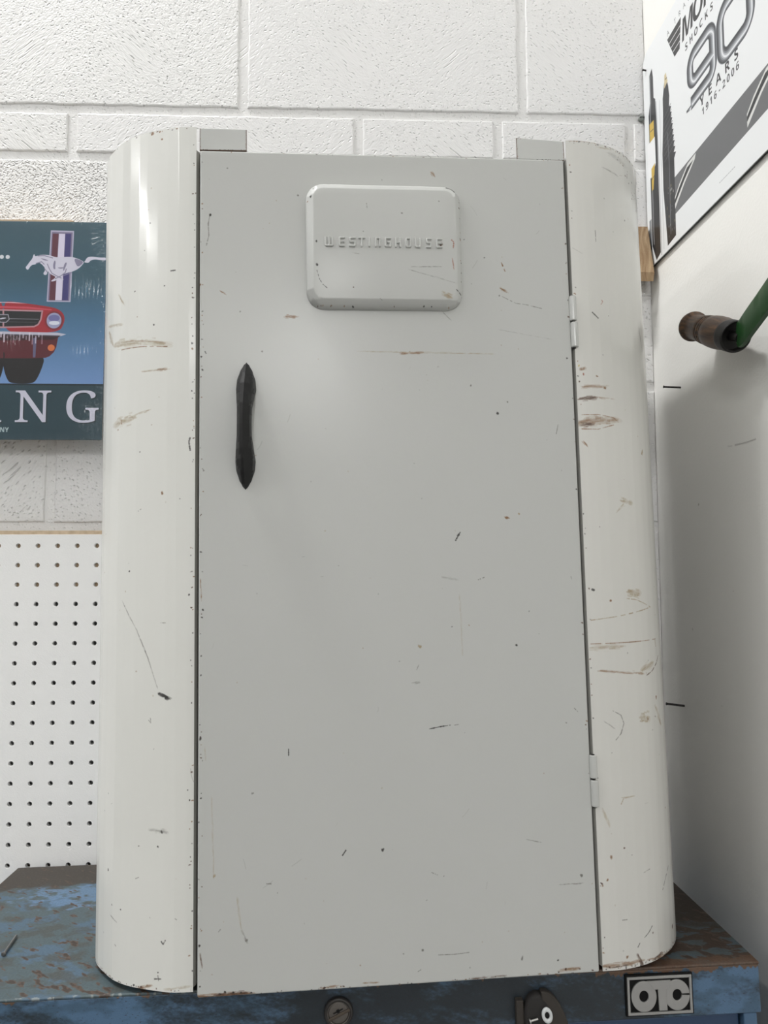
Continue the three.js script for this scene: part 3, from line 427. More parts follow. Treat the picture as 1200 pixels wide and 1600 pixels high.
  for (const x of [x0 + 0.03, x1 - 0.03]) for (const z of [zb + 0.03, zf - 0.03]) { const y = groundY(x, z) - 0.0015; part('leg', at(box(x - 0.02, x + 0.02, y + 0.002, yB + 0.001, z - 0.02, z + 0.02, 0.002)), blueDark, bench); }
  // lock: dark collar, worn steel face with a bar across it and a key slot
  {
    const cx = -0.2300, cy = -0.4036, F = (g) => at(g.rotateX(Math.PI / 2).translate(cx, cy, zf)), lathe = (pts, n = 40) => new THREE.LatheGeometry(pts.map((p) => new THREE.Vector2(...p)), n);
    const brownSteel = std({ color: new THREE.Color().setRGB(0.17, 0.155, 0.14), roughness: 0.42, metalness: 0.75 });
    const lk = part('lock', F(lathe([[0.0099, -0.001], [0.0128, -0.001], [0.0128, 0.0022], [0.0118, 0.0036], [0.0099, 0.0036], [0.0096, 0.001]])), steelDark, bench, 'round keyed lock');
    part('face', F(lathe([[0, 0.0026], [0.0082, 0.0026], [0.0088, 0.002], [0.0088, -0.001]])), brownSteel, lk);
    const ring = lathe([[0.0089, 0.001], [0.0089, 0.0031], [0.0096, 0.0034], [0.0099, 0.003], [0.0099, 0.001]]); part('ring', F(ring), brownSteel, lk);
    const bar = box(-0.0102, 0.0102, -0.0013, 0.0013, 0.0024, 0.0038, 0.0006); bar.rotateZ(0.42); bar.translate(cx + 0.0006, cy - 0.0012, zf); part('bar', at(bar), std({ color: new THREE.Color().setRGB(0.09, 0.07, 0.055), roughness: 0.55, metalness: 0.5 }), lk);
    const slot = mergeGeometries([box(-0.0046, 0.0046, -0.0005, 0.0005, 0.0024, 0.003).rotateZ(0.42), box(-0.0012, 0.0012, -0.0014, 0.0016, 0.0024, 0.003).rotateZ(0.42)]); slot.translate(cx - 0.0003, cy + 0.0018, zf); part('key_slot', at(slot), blackPlastic, lk);
  }
  // badge: cast frame with three run-together letters
  {
    const bx = 0.0571, by = -0.4030, w = 0.0585, h = 0.0318, put = (g, z) => { g.rotateZ(-0.004); return at(g.translate(bx, by, zf + z)); };
    const silver = std({ color: new THREE.Color().setRGB(0.34, 0.335, 0.325), roughness: 0.5, metalness: 0.5 });
    const rect = (a, b) => new THREE.Shape([[-a, -b], [a, -b], [a, b], [-a, b]].map((p) => new THREE.Vector2(...p))), ex = (s, d, bv = 0.0003) => new THREE.ExtrudeGeometry(s, { depth: d, bevelEnabled: true, bevelSize: bv, bevelThickness: bv, bevelSegments: 2, curveSegments: 28 });
    const bd = part('badge', put(box(-w / 2 - 0.0018, w / 2 + 0.0018, -h / 2 - 0.0018, h / 2 + 0.0018, -0.0008, 0.0012, 0.0006), 0), phys({ color: new THREE.Color().setRGB(0.006, 0.006, 0.006), roughness: 0.7, specularIntensity: 0.3 }), bench, 'black and silver maker badge with three capital letters');
    const fr = rect(w / 2, h / 2), hole = new THREE.Path([[-w / 2 + 0.0016, -h / 2 + 0.0016], [-w / 2 + 0.0016, h / 2 - 0.0016], [w / 2 - 0.0016, h / 2 - 0.0016], [w / 2 - 0.0016, -h / 2 + 0.0016]].map((p) => new THREE.Vector2(...p))); fr.holes.push(hole);
    part('frame', put(ex(fr, 0.0010), 0.0012), silver, bd);
    const O = new THREE.Shape(); O.absellipse(-0.0147, -0.0006, 0.0112, 0.0128, 0, Math.PI * 2); const oh = new THREE.Path(); oh.absellipse(-0.0147, -0.0004, 0.0045, 0.0052, 0, Math.PI * 2, true); O.holes.push(oh);
    part('letter', put(ex(O, 0.001), 0.0012), silver, bd);
    const T = new THREE.Shape([[-0.0112, 0.0122], [0.0100, 0.0122], [0.0075, 0.0052], [0.0058, 0.0052], [0.0060, -0.0128], [-0.0010, -0.0128], [-0.0014, 0.0052], [-0.0052, 0.0052], [-0.0070, 0.0078]].map((p) => new THREE.Vector2(...p)));
    part('letter', put(ex(T, 0.0011), 0.0012), silver, bd);
    const C = new THREE.Shape(), a0 = 0.09; C.moveTo(0.0158 + 0.0112 * Math.cos(a0), 0.0128 * Math.sin(a0)); C.absellipse(0.0158, -0.0004, 0.0112, 0.0128, a0, Math.PI * 2 - a0, false); C.lineTo(0.0158 + 0.0044, -0.0011); C.absellipse(0.0158, -0.0004, 0.0045, 0.0052, Math.PI * 2 - 0.22, 0.22, true); C.closePath();
    part('letter', put(ex(C, 0.0009), 0.0012), silver, bd);
  }
  // turned draw latch left of the badge
  {
    const dk = std({ color: new THREE.Color().setRGB(0.014, 0.012, 0.011), roughness: 0.7 }), brown = std({ color: new THREE.Color().setRGB(0.034, 0.028, 0.023), roughness: 0.75 });
    const at0 = at, at2 = (g) => at0(g.translate(0.0028, -0.0070, 0)); const base = part('latch', at2(box(-0.0768, -0.0700, -0.428, -0.3925, zf - 0.001, zf + 0.0055, 0.0012)), brown, bench, 'dark brown steel latch with a white ring');
    const drum = new THREE.LatheGeometry([[0, -0.002], [0.0125, -0.002], [0.0132, 0.0006], [0.0128, 0.0055], [0.0105, 0.0075], [0, 0.0078]].map((p) => new THREE.Vector2(...p)), 36); drum.rotateX(Math.PI / 2); drum.scale(1, 1.5, 1); drum.translate(-0.0575, -0.4065, zf); part('drum', at2(drum), dk, base);
    const wg = new THREE.Shape(); wg.moveTo(-0.0535, -0.3862); wg.bezierCurveTo(-0.045, -0.3855, -0.036, -0.398, -0.0312, -0.4172); wg.lineTo(-0.030, -0.430); wg.lineTo(-0.046, -0.430); wg.bezierCurveTo(-0.047, -0.412, -0.052, -0.402, -0.0535, -0.3862);
    const w3 = new THREE.ExtrudeGeometry(wg, { depth: 0.005, bevelEnabled: true, bevelSize: 0.0012, bevelThickness: 0.0012, bevelSegments: 3, curveSegments: 14 }); w3.translate(0, 0, zf + 0.0012); part('wing', at2(w3), brown, base);
    const rg = new THREE.TorusGeometry(0.0034, 0.0014, 12, 28); rg.scale(1, 1.45, 1); rg.rotateZ(0.2); rg.translate(-0.0505, -0.4035, zf + 0.0095); part('ring', at2(rg), std({ color: new THREE.Color().setRGB(0.6, 0.62, 0.62), roughness: 0.5 }), base, 'white oval ring');
    const bolt = new THREE.LatheGeometry([[0, 0], [0.0022, 0], [0.0022, 0.0012], [0.001, 0.0016], [0.001, 0.008], [0, 0.008]].map((p) => new THREE.Vector2(...p)), 16); bolt.rotateZ(-1.35); bolt.translate(-0.0665, -0.4078, zf + 0.0093); part('bolt', at2(bolt), steelBright, base);
  }
  // a nail lying on the bench
  {
    const a = toWorld(-0.5502, yt, -0.0842), b = toWorld(-0.5540, yt, -0.1228), L = a.distanceTo(b), t = thing('nail', 'loose steel nail lying on the bench top left of the cabinet', 'nail', a.toArray());
    t.rotation.copy(TILT); t.rotation.y += Math.atan2(a.x - b.x, a.z - b.z);
    const q = new THREE.LatheGeometry([[0, 0], [0.0021, 0], [0.0023, 0.0006], [0.0021, 0.0011], [0.0012, 0.0014], [0.00115, L - 0.003], [0, L]].map((p) => new THREE.Vector2(...p)), 14); q.rotateX(-Math.PI / 2); q.translate(0, 0.0023, 0);
    part('shank', q, std({ color: new THREE.Color().setRGB(0.2, 0.195, 0.19), roughness: 0.35, metalness: 0.9 }), t);
  }
}

// ---------------------------------------------------------------- pegboard low on the block wall
{
  const bx0 = -0.86, bx1 = 0.06, by1 = 1.3435, by0 = 0.87, t = 0.0055, zf = 0.02, hx = -0.4476 - 16 * 0.0254, hy = 1.3234;
  const g0 = thing('pegboard', 'white perforated pegboard fixed low on the block wall left of the cabinet', 'pegboard', [bx0, by0, zf - t]);
  const sh = new THREE.Shape([[bx0, by0], [bx1, by0], [bx1, by1 - 0.0055], [bx0, by1 - 0.0055]].map((p) => new THREE.Vector2(...p)));
  for (let i = 0; i < 40; i++) for (let j = 0; j < 19; j++) { const x = hx + i * 0.0254, y = hy - j * 0.0254; if (x < bx0 + 0.008 || x > bx1 - 0.008 || y < by0 + 0.008) continue; const h = new THREE.Path(); h.absellipse(x, y, 0.0033 + (rand() - 0.5) * 0.0002, 0.0033, 0, Math.PI * 2, true); sh.holes.push(h); }
  const hard = rep(dtex(256, 256, (x, y) => 0.5 + 0.3 * tile(x / 256, y / 256, 40, 14)), 1 / 0.1);
  const white = std({ color: new THREE.Color().setRGB(0.84, 0.84, 0.83), roughness: 0.42, bumpMap: hard, bumpScale: 0.0001 });
  const ex = new THREE.ExtrudeGeometry(sh, { depth: t - 0.0008, bevelEnabled: true, bevelThickness: 0.0004, bevelSize: 0.0003, bevelSegments: 1, curveSegments: 9 }); ex.translate(-bx0, -by0, 0.0004);
  part('board', ex, white, g0, 'white painted face with rows of small holes');
  const rawTex = dtex(512, 16, (x, y) => { const k = fbm(x * 0.06, y * 0.3, 3) * 26; return [196 + k, 176 + k, 150 + k]; }, true);
  const e = box(0, bx1 - bx0, by1 - by0 - 0.0055, by1 - by0, 0, t - 0.0016, 0.0006); part('raw_edge', uvPlanar(e, (x) => x * 2, (x, y) => y * 20), std({ map: rawTex, roughness: 0.85 }), g0, 'unpainted tan top edge');
  const st = box(0, bx1 - bx0, 0.002, 0.04, -(zf - t) + 0.0006, 0); part('batten', st, std({ color: new THREE.Color().setRGB(0.35, 0.26, 0.17), roughness: 0.8 }), g0);
  const st2 = box(0, bx1 - bx0, by1 - by0 - 0.088, by1 - by0 - 0.0125, -(zf - t) + 0.0006, 0); st2.translate(0, 0.0105, 0); st2.scale(1, 1, 1); part('batten', st2, std({ color: new THREE.Color().setRGB(0.35, 0.26, 0.17), roughness: 0.8 }), g0);
}

// ---------------------------------------------------------------- shrink-wrapped car sign on the block wall
{
  const w = 0.4572, h = 0.2945, sx1 = -0.3360, sx0 = sx1 - w, sy0 = 1.4605, z0 = 0.0005, zt = 0.0400;
  const W = 2000, Hc = Math.round(W * h / w), k = W / w, [c, g] = canvas(W, Hc), X = (x) => (x - sx0) * k, Y = (y) => (sy0 + h - y) * k;
  // traced points are in a 1200-wide enlargement (180 pixels of the picture across): a = the upper one, b = the lower one
  const pt = (zx, py) => { const p = zx / 6.667; return [X(-0.4763 - 0.0008 + p * 0.000827 + (py - 345) * 0.0000304), Y(1.7549 - (py - 345) * 0.000857)]; };
  const a = (x, y) => pt(x, 330 + y / 6.667), b = (x, y) => pt(x, 500 + y / 6.667);
  const poly = (f, pts, fill, stroke, lw) => { g.beginPath(); pts.forEach((p, i) => { const q = f(...p); g[i ? 'lineTo' : 'moveTo'](...q); }); g.closePath(); if (fill) { g.fillStyle = fill; g.fill(); } if (stroke) { g.strokeStyle = stroke; g.lineWidth = lw; g.stroke(); } };
  const soft = (f, pts, fill) => { const q = pts.map((p) => f(...p)), n = q.length; g.beginPath(); g.moveTo((q[0][0] + q[n - 1][0]) / 2, (q[0][1] + q[n - 1][1]) / 2); for (let i = 0; i < n; i++) { const d = q[(i + 1) % n]; g.quadraticCurveTo(q[i][0], q[i][1], (q[i][0] + d[0]) / 2, (q[i][1] + d[1]) / 2); } g.closePath(); g.fillStyle = fill; g.fill(); };
  const mir = (f) => (x, y) => f(80 - x, y);
  const gr = g.createLinearGradient(0, 0, 0, Y(1.5335)); gr.addColorStop(0, 'rgb(52,82,94)'); gr.addColorStop(0.35, 'rgb(48,84,100)'); gr.addColorStop(0.62, 'rgb(70,112,146)'); gr.addColorStop(1, 'rgb(112,146,196)'); g.fillStyle = gr; g.fillRect(0, 0, W, Hc);
  g.fillStyle = 'rgb(36,62,72)'; g.fillRect(0, Y(1.5335), W, Hc); g.fillStyle = 'rgb(20,34,42)'; g.fillRect(0, Y(1.5345), W, 9);
  // emblem: three stripes in a pale frame behind a running horse
  poly(a, [[540, 205], [785, 210], [742, 962], [492, 960]], 'rgb(176,172,196)'); poly(a, [[552, 222], [770, 226], [728, 950], [505, 948]], 'rgb(120,112,140)');
  poly(a, [[560, 240], [622, 240], [580, 944], [520, 944]], 'rgb(92,42,58)'); poly(a, [[626, 240], [690, 240], [650, 944], [582, 944]], 'rgb(214,208,228)'); poly(a, [[694, 240], [754, 240], [714, 944], [654, 944]], 'rgb(56,52,112)');
  const horse = 'rgb(206,204,220)', shade = 'rgb(130,126,152)';
  soft(a, [[272, 600], [282, 624], [302, 628], [322, 590], [345, 574], [380, 570], [398, 548], [430, 556], [460, 585], [478, 610], [474, 640], [455, 664], [470, 682], [496, 678], [500, 650], [512, 640], [530, 668], [556, 682], [592, 700], [560, 726], [536, 742], [548, 750], [590, 738], [622, 712], [640, 728], [664, 736], [672, 722], [640, 700], [664, 672], [720, 652], [770, 640], [830, 610], [868, 570], [892, 538], [840, 510], [780, 490], [740, 484], [680, 486], [620, 494], [570, 486], [520, 468], [450, 464], [400, 476], [372, 486], [366, 458], [354, 470], [346, 506], [318, 540], [290, 580]], horse);
  soft(a, [[885, 540], [905, 545], [935, 548], [955, 520], [1000, 508], [1060, 516], [1118, 522], [1120, 486], [1060, 492], [990, 480], [935, 482], [912, 500], [900, 526]], horse);
  for (const q of [[[568, 620], [560, 590], [566, 550], [580, 520], [590, 545], [582, 590], [588, 616]], [[680, 560], [700, 540], [706, 560], [690, 600], [672, 640], [664, 620]], [[780, 500], [840, 514], [884, 538], [856, 572], [820, 590], [800, 560]], [[420, 500], [480, 512], [520, 530], [470, 528]], [[600, 600], [660, 596], [690, 600], [640, 616]]]) soft(a, q, shade);
  for (const q of [[[500, 560], [520, 610], [548, 660], [600, 690], [650, 712]], [[700, 610], [690, 650], [640, 690], [580, 720]], [[760, 650], [700, 672], [660, 690]], [[470, 610], [500, 650]], [[400, 480], [470, 476], [560, 500]], [[380, 560], [440, 540], [470, 570]]]) { g.beginPath(); q.forEach((p, i) => g[i ? 'lineTo' : 'moveTo'](...a(...p))); g.strokeStyle = shade; g.lineWidth = 5; g.stroke(); }
  g.fillStyle = 'rgb(214,216,222)'; for (const x of [-40, 24, 86]) { const q = a(x, 494); g.beginPath(); g.arc(q[0], q[1], 12, 0, 7); g.fill(); }
  // red car seen from the front: only its right half is in the picture
  for (const f of [a, mir(a)]) soft(f, [[40, 962], [140, 964], [260, 978], [420, 1000], [540, 1016], [620, 1040], [672, 1090], [680, 1150], [664, 1200], [630, 1262], [500, 1285], [300, 1285], [40, 1285]], 'rgb(156,32,44)');
  for (const f of [b, mir(b)]) {
    soft(f, [[20, 330], [30, 440], [50, 560], [80, 640], [110, 676], [240, 682], [350, 676], [390, 630], [440, 520], [474, 400], [300, 330]], 'rgb(24,22,24)');
    poly(f, [[40, 150], [620, 150], [608, 210], [590, 300], [566, 352], [520, 395], [480, 412], [300, 420], [40, 420]], 'rgb(86,24,34)'); poly(f, [[40, 175], [635, 185], [560, 225], [40, 235]], 'rgb(46,20,26)');
    poly(f, [[350, 210], [386, 200], [372, 410], [346, 410]], 'rgb(96,94,124)'); g.fillStyle = 'rgb(206,112,62)'; const o = f(537, 308); g.beginPath(); g.ellipse(o[0], o[1], 20, 19, 0, 0, 7); g.fill();
  }
  for (const f of [a, mir(a)]) {
    poly(f, [[40, 1010], [300, 1016], [545, 1040], [540, 1052], [300, 1036], [40, 1032]], 'rgb(190,70,86)'); poly(f, [[40, 968], [150, 968], [300, 984], [150, 978], [40, 976]], 'rgb(214,178,190)');
    poly(f, [[40, 1052], [446, 1060], [430, 1150], [402, 1200], [360, 1222], [40, 1232]], 'rgb(24,26,30)', 'rgb(176,132,140)', 9); poly(f, [[40, 1136], [410, 1142], [410, 1150], [40, 1146]], 'rgb(112,112,120)'); poly(f, [[40, 1170], [390, 1176], [388, 1182], [40, 1178]], 'rgb(60,60,66)');
    const q = f(568, 1158); g.fillStyle = 'rgb(120,34,44)'; g.beginPath(); g.ellipse(q[0], q[1], 52, 56, 0, 0, 7); g.fill(); g.fillStyle = 'rgb(154,158,190)'; g.beginPath(); g.ellipse(q[0], q[1], 42, 46, 0, 0, 7); g.fill(); g.fillStyle = 'rgb(108,108,160)'; g.beginPath(); g.ellipse(q[0], q[1] - 14, 32, 20, 0, 0, 7); g.fill(); g.fillStyle = 'rgb(214,218,230)'; g.beginPath(); g.ellipse(q[0] + 2, q[1] + 14, 30, 12, 0, 0, 7); g.fill();
  }
  poly(a, [[-20, 1100], [90, 1100], [100, 1150], [70, 1180], [10, 1180], [-20, 1150]], 'rgb(40,42,48)', 'rgb(150,150,160)', 5); soft(a, [[0, 1140], [40, 1130], [80, 1134], [40, 1146], [4, 1152]], 'rgb(200,200,214)');
  for (const f of [b, mir(b)]) { poly(f, [[40, 142], [600, 150], [696, 166], [640, 186], [40, 172]], 'rgb(188,188,204)'); poly(f, [[40, 168], [640, 180], [600, 190], [40, 180]], 'rgb(70,66,78)'); }
  for (let i = 0; i < 14; i++) { const q = b(10 + i * 33 - 2, 150 + (i % 3) * 18); g.fillStyle = `rgba(214,206,220,${0.35 + rand() * 0.5})`; g.fillRect(q[0], q[1], 5 + rand() * 5, 14 + rand() * 48); }  // pale glints of the clear wrap, painted over the bumper
  // lettering across the foot
  g.textBaseline = 'alphabetic'; g.textAlign = 'center'; g.font = `${Math.round(0.0585 * k)}px serif`;
  'MUSTANG'.split('').forEach((ch, i) => { const x = X(-0.3622 - 0.0008 - (6 - i) * 0.0625), y = Y(1.4838), s = ch === 'N' || ch === 'G' ? 1.12 : 1.1; g.save(); g.translate(x, y); g.scale(s, 1); g.fillStyle = 'rgba(14,28,34,.8)'; g.fillText(ch, 5, 6); g.fillStyle = 'rgb(198,198,214)'; g.fillText(ch, 0, 0); g.restore(); });
  g.font = `bold ${Math.round(0.0088 * k)}px sans-serif`; g.textAlign = 'right'; g.fillStyle = 'rgb(170,186,190)'; g.fillText('FORD MOTOR COMPANY', X(-0.4553), Y(1.4705));
  const t = thing('picture_sign', 'dark teal picture sign in clear wrap with red car and running horse emblem', 'sign', [sx0, sy0, 0]);
  part('backing', box(0.004, w - 0.045, 0.008, h + 0.0015, z0, zt - 0.0012, 0.0012), std({ color: new THREE.Color().setRGB(0.42, 0.32, 0.22), roughness: 0.8 }), t, 'pale wooden backing frame');
  part('print', uvPlanar(box(0, w, 0, h - 0.0018, zt - 0.0014, zt, 0.0004), (x) => x / w, (x, y) => y / h), std({ map: ctex(c), roughness: 0.5 }), t, 'printed picture of a red car');
  // clear film, puckered along its edges
  {
    const NX = 420, NY = 240, film = new THREE.PlaneGeometry(1, 1, NX, NY), p = film.attributes.position;
    const win = (x, y, cx, cy, rx, ry) => Math.max(0, 1 - ((x - cx) / rx) ** 2) * Math.max(0, 1 - ((y - cy) / ry) ** 2);
    for (let i = 0; i < p.count; i++) {
      const u = p.getX(i) + 0.5, v = p.getY(i) + 0.5, x = (w + 0.003) * (1 - Math.pow(1 - u, 1.7)) - 0.0015, y = (h + 0.002) * v - 0.001; p.setX(i, x); p.setY(i, y);
      const er = Math.max(0, 1 - (w - x) / 0.010), et = Math.max(0, 1 - (h - y) / 0.006), eb = Math.max(0, 1 - y / 0.010), el = Math.max(0, 1 - x / 0.02);
      const wave = (q, n) => Math.sin(q * 2 * Math.PI / n + 1.3 * n2(x * 60, y * 30)), fan = Math.atan2(y - h * 0.955, w + 0.012 - x);
      let z = n2(x * 9, y * 7 + 3) * 0.0002;
      z += 0.00034 * wave(x, 0.0050) * (win(x, y, 0.431, h - 0.088, 0.026, 0.020) + 0.8 * win(x, y, 0.334, 0.129, 0.026, 0.016) + 0.5 * win(x, y, 0.428, 0.118, 0.025, 0.010));
      z += 0.00003 / Math.max(0.12, 1) * Math.sin(fan * 26) * 14 * win(x, y, w - 0.004, h - 0.026, 0.018, 0.026);
      z += 0.0009 * n2(x * 190, y * 140 + 5) * win(x, y, w - 0.006, 0.026, 0.030, 0.030) * 0.9;
      z += 0.0006 * n2(x * 90, y * 260) * er + 0.0005 * n2(x * 170, 5) * (et + 1.6 * eb) + 0.0005 * n2(y * 140, 9) * el;
      p.setZ(i, zt + 0.0011 + Math.max(-0.0006, z));
    }
    film.computeVertexNormals();
    part('clear_wrap', film, phys({ color: 0xffffff, roughness: 0.1, transmission: 1, thickness: 0, ior: 1.33, specularIntensity: 1 }), t, 'clear puckered plastic wrap');
  }
}

// ---------------------------------------------------------------- long metal sign on the right wall
{
  const w = 0.457, h = 0.3125, z0 = 0.0035, y0 = 1.713, W = 2048, k = W / w, Hc = Math.round(h * k), [c, g] = canvas(W, Hc), X = (z) => (z - z0) * k, Y = (y) => (y0 + h - y) * k;
  g.fillStyle = 'rgb(233,235,236)'; g.fillRect(0, 0, W, Hc);
  const poly = (pts, fill) => { g.beginPath(); pts.forEach((p, i) => g[i ? 'lineTo' : 'moveTo'](X(p[0]), Y(p[1]))); g.closePath(); g.fillStyle = fill; g.fill(); };
  const line = (pts, lw, st) => { g.beginPath(); pts.forEach((p, i) => g[i ? 'lineTo' : 'moveTo'](X(p[0]), Y(p[1]))); g.strokeStyle = st; g.lineWidth = lw; g.stroke(); };
  const text = (s, z, y, hgt, opt = {}) => { g.save(); g.translate(X(z), Y(y)); g.transform(opt.sx || 1, 0, -(opt.slant || 0), 1, 0, 0); g.font = `${opt.bold ? 'bold ' : ''}${hgt * k / 0.72}px sans-serif`; g.fillStyle = opt.fill || 'rgb(24,24,26)'; g.textAlign = 'center'; g.textBaseline = 'middle'; g.fillText(s, 0, 0); g.restore(); };
  // grey band
  poly([[0.085, 1.7985], [0.457, 1.7985], [0.457, 1.7555], [0.085, 1.7500]], 'rgb(104,105,107)');
  // word mark with its ruled block
  [...'ATRADITIONOFQUALITY'].forEach((ch, i) => text(ch, 0.0863 + (i ? 0.008 : 0) + i * 0.0130 + (i > 9 ? 0.008 : 0) + (i > 11 ? 0.008 : 0), 2.0005, 0.0068, { slant: -0.1, fill: 'rgb(60,60,62)' }));
  poly([[0.0835, 1.993], [0.1235, 1.993], [0.1175, 1.955], [0.103, 1.955]], 'rgb(30,30,32)'); for (let i = 1; i < 4; i++) line([[0.084 + i * 0.005, 1.993 - i * 0.0095], [0.124, 1.993 - i * 0.0095]], 6, 'rgb(225,226,228)');
  [...'MONROE'].forEach((ch, i) => text(ch, 0.1405 + i * 0.0272, 1.9712, 0.029, { bold: 1, slant: 0.12, sx: i ? 1.0 : 0.95 }));
  [...'SHOCKS & STRUTS'].forEach((ch, i) => text(ch, 0.1354 + i * 0.01275, 1.9443, 0.0096, { bold: 1 }));
  // big chrome numerals
  const nine = () => { g.beginPath(); const A = (z, y) => [X(z), Y(y)]; g.moveTo(...A(0.1385, 1.8600)); g.lineTo(...A(0.1385, 1.8630)); const r = 0.016 * k; g.moveTo(...A(0.142, 1.8645)); g.lineTo(...A(0.183, 1.8645)); g.arcTo(...A(0.1985, 1.8645), ...A(0.1985, 1.89), r * 0.8); g.lineTo(...A(0.1985, 1.912)); g.arcTo(...A(0.1985, 1.922), ...A(0.18, 1.922), r * 0.8); g.lineTo(...A(0.158, 1.922)); g.arcTo(...A(0.1425, 1.922), ...A(0.1425, 1.91), r * 0.8); g.lineTo(...A(0.1425, 1.900)); g.arcTo(...A(0.1425, 1.888), ...A(0.16, 1.888), r * 0.8); g.lineTo(...A(0.1985, 1.888)); };
  const zero = () => { g.beginPath(); const A = (z, y) => [X(z), Y(y)], r = 0.016 * k; g.moveTo(...A(0.245, 1.922)); g.arcTo(...A(0.2775, 1.922), ...A(0.2775, 1.89), r); g.arcTo(...A(0.2775, 1.8645), ...A(0.245, 1.8645), r); g.arcTo(...A(0.2155, 1.8645), ...A(0.2155, 1.89), r); g.arcTo(...A(0.2155, 1.922), ...A(0.245, 1.922), r); g.closePath(); };
  g.save(); g.lineJoin = 'round'; g.lineCap = 'butt';
  for (const f of [nine, zero]) for (const [lw, col, dx, dy] of [[0.0172, 'rgb(150,154,160)', 0, 0], [0.0158, 'rgb(46,48,52)', 0, 0], [0.0120, 'rgb(78,81,86)', 2, 3], [0.0086, 'rgb(124,127,132)', 5, 6], [0.0052, 'rgb(172,175,180)', 8, 9], [0.0022, 'rgb(222,224,227)', 11, 12]]) { g.save(); g.translate(dx, dy); f(); g.lineWidth = lw * k; g.strokeStyle = col; g.stroke(); g.restore(); }
  g.restore();
  [...'YEARS'].forEach((ch, i) => text(ch, 0.1697 + i * 0.0193, 1.8500, 0.0118, { bold: 1, sx: 1.1 })); [...'1916-2006'].forEach((ch, i) => text(ch, 0.1715 + i * 0.0096, 1.8358, 0.0088, { fill: 'rgb(58,58,62)', bold: 1 }));
  // printed shock absorbers
  const dark = 'rgb(42,43,46)';
  poly([[0.024, 1.985], [0.033, 1.990], [0.036, 1.975], [0.036, 1.945], [0.041, 1.940], [0.044, 1.88], [0.044, 1.72], [0.030, 1.715], [0.018, 1.74], [0.018, 1.93], [0.024, 1.945]], dark); line([[0.0255, 1.985], [0.0265, 1.945], [0.0235, 1.93], [0.0235, 1.74]], 9, 'rgb(150,152,156)'); line([[0.043, 1.935], [0.0465, 1.84], [0.0465, 1.715]], 6, 'rgb(128,130,134)');
  poly([[0.020, 1.916], [0.034, 1.914], [0.034, 1.886], [0.020, 1.890]], 'rgb(206,172,60)'); poly([[0.012, 1.890], [0.036, 1.889], [0.037, 1.850], [0.022, 1.838], [0.012, 1.838]], 'rgb(240,241,242)'); poly([[0.022, 1.850], [0.034, 1.852], [0.027, 1.818], [0.022, 1.818]], 'rgb(206,172,60)'); line([[0.022, 1.834], [0.033, 1.836]], 5, 'rgb(60,50,30)'); line([[0.022, 1.904], [0.033, 1.902]], 5, 'rgb(60,50,30)');
  poly([[0.010, 1.78], [0.017, 1.78], [0.017, 1.735], [0.010, 1.74]], 'rgb(128,131,135)');
  poly([[0.0745, 1.953], [0.0785, 1.940], [0.082, 1.930], [0.084, 1.915], [0.082, 1.90], [0.064, 1.90], [0.0645, 1.924], [0.069, 1.938]], dark); poly([[0.0715, 1.952], [0.076, 1.953], [0.0805, 1.938], [0.070, 1.934]], 'rgb(206,190,150)'); line([[0.073, 1.945], [0.079, 1.944]], 5, dark);
  { const e = [[0.064, 1.902], [0.082, 1.902]]; for (let i = 0; i < 9; i++) { const y = 1.900 - i * 0.0085; e.push([0.0885 + i * 0.0012, y - 0.002], [0.0845 + i * 0.0010, y - 0.0075]); } e.push([0.092, 1.80], [0.0905, 1.722], [0.066, 1.719], [0.058, 1.80], [0.0585, 1.85], [0.062, 1.88]); poly(e, dark); for (let i = 0; i < 8; i++) line([[0.064, 1.895 - i * 0.0085], [0.088 + i * 0.001, 1.902 - i * 0.0085]], 5, 'rgb(92,94,98)'); line([[0.0755, 1.87], [0.078, 1.82], [0.076, 1.73]], 6, 'rgb(120,122,128)'); for (let i = 0; i < 20; i++) { g.fillStyle = ['rgb(130,132,128)', 'rgb(110,104,80)', 'rgb(90,92,96)'][i % 3]; g.fillRect(X(0.066 + rand() * 0.022), Y(1.80 - rand() * 0.07), 5 + rand() * 9, 6 + rand() * 16); } }
  line([[0.0540, 1.93], [0.0540, 1.72]], 5, 'rgb(190,192,194)');
  for (const s of [0, 0.172]) { poly([[0.0905 + s, 1.757], [0.118 + s, 1.776], [0.147 + s, 1.791], [0.150 + s, 1.797], [0.128 + s, 1.796], [0.104 + s, 1.783], [0.0905 + s, 1.772]], 'rgb(216,217,214)'); poly([[0.0905 + s, 1.7635], [0.118 + s, 1.7805], [0.143 + s, 1.7925], [0.126 + s, 1.792], [0.104 + s, 1.779], [0.0905 + s, 1.769]], 'rgb(40,41,43)'); }
  text('For more information visit our web site', 0.2190, 1.7300, 0.0014, { fill: 'rgb(90,90,94)' });
  const r = 0.016, sh = new THREE.Shape(); sh.moveTo(r, 0); sh.lineTo(w - r, 0); sh.quadraticCurveTo(w, 0, w, r); sh.lineTo(w, h - r); sh.quadraticCurveTo(w, h, w - r, h); sh.lineTo(r, h); sh.quadraticCurveTo(0, h, 0, h - r); sh.lineTo(0, 0.004); sh.quadraticCurveTo(0, 0, 0.004, 0); sh.lineTo(r, 0);
  const map = ctex(c), face = std({ map, roughness: 0.28, metalness: 0 }), edge = std({ color: new THREE.Color().setRGB(0.03, 0.03, 0.032), roughness: 0.5 });  // near-black edge colour stands in for the shadow line beneath the sign
  const t = thing('metal_sign', 'white metal sign with big chrome 90 and printed shock absorbers, on the right wall', 'sign', [X1, y0, z0]);
  const put = (q) => { q.rotateY(-Math.PI / 2); return q; };   // the sign's width runs towards the room, its face towards the cabinet
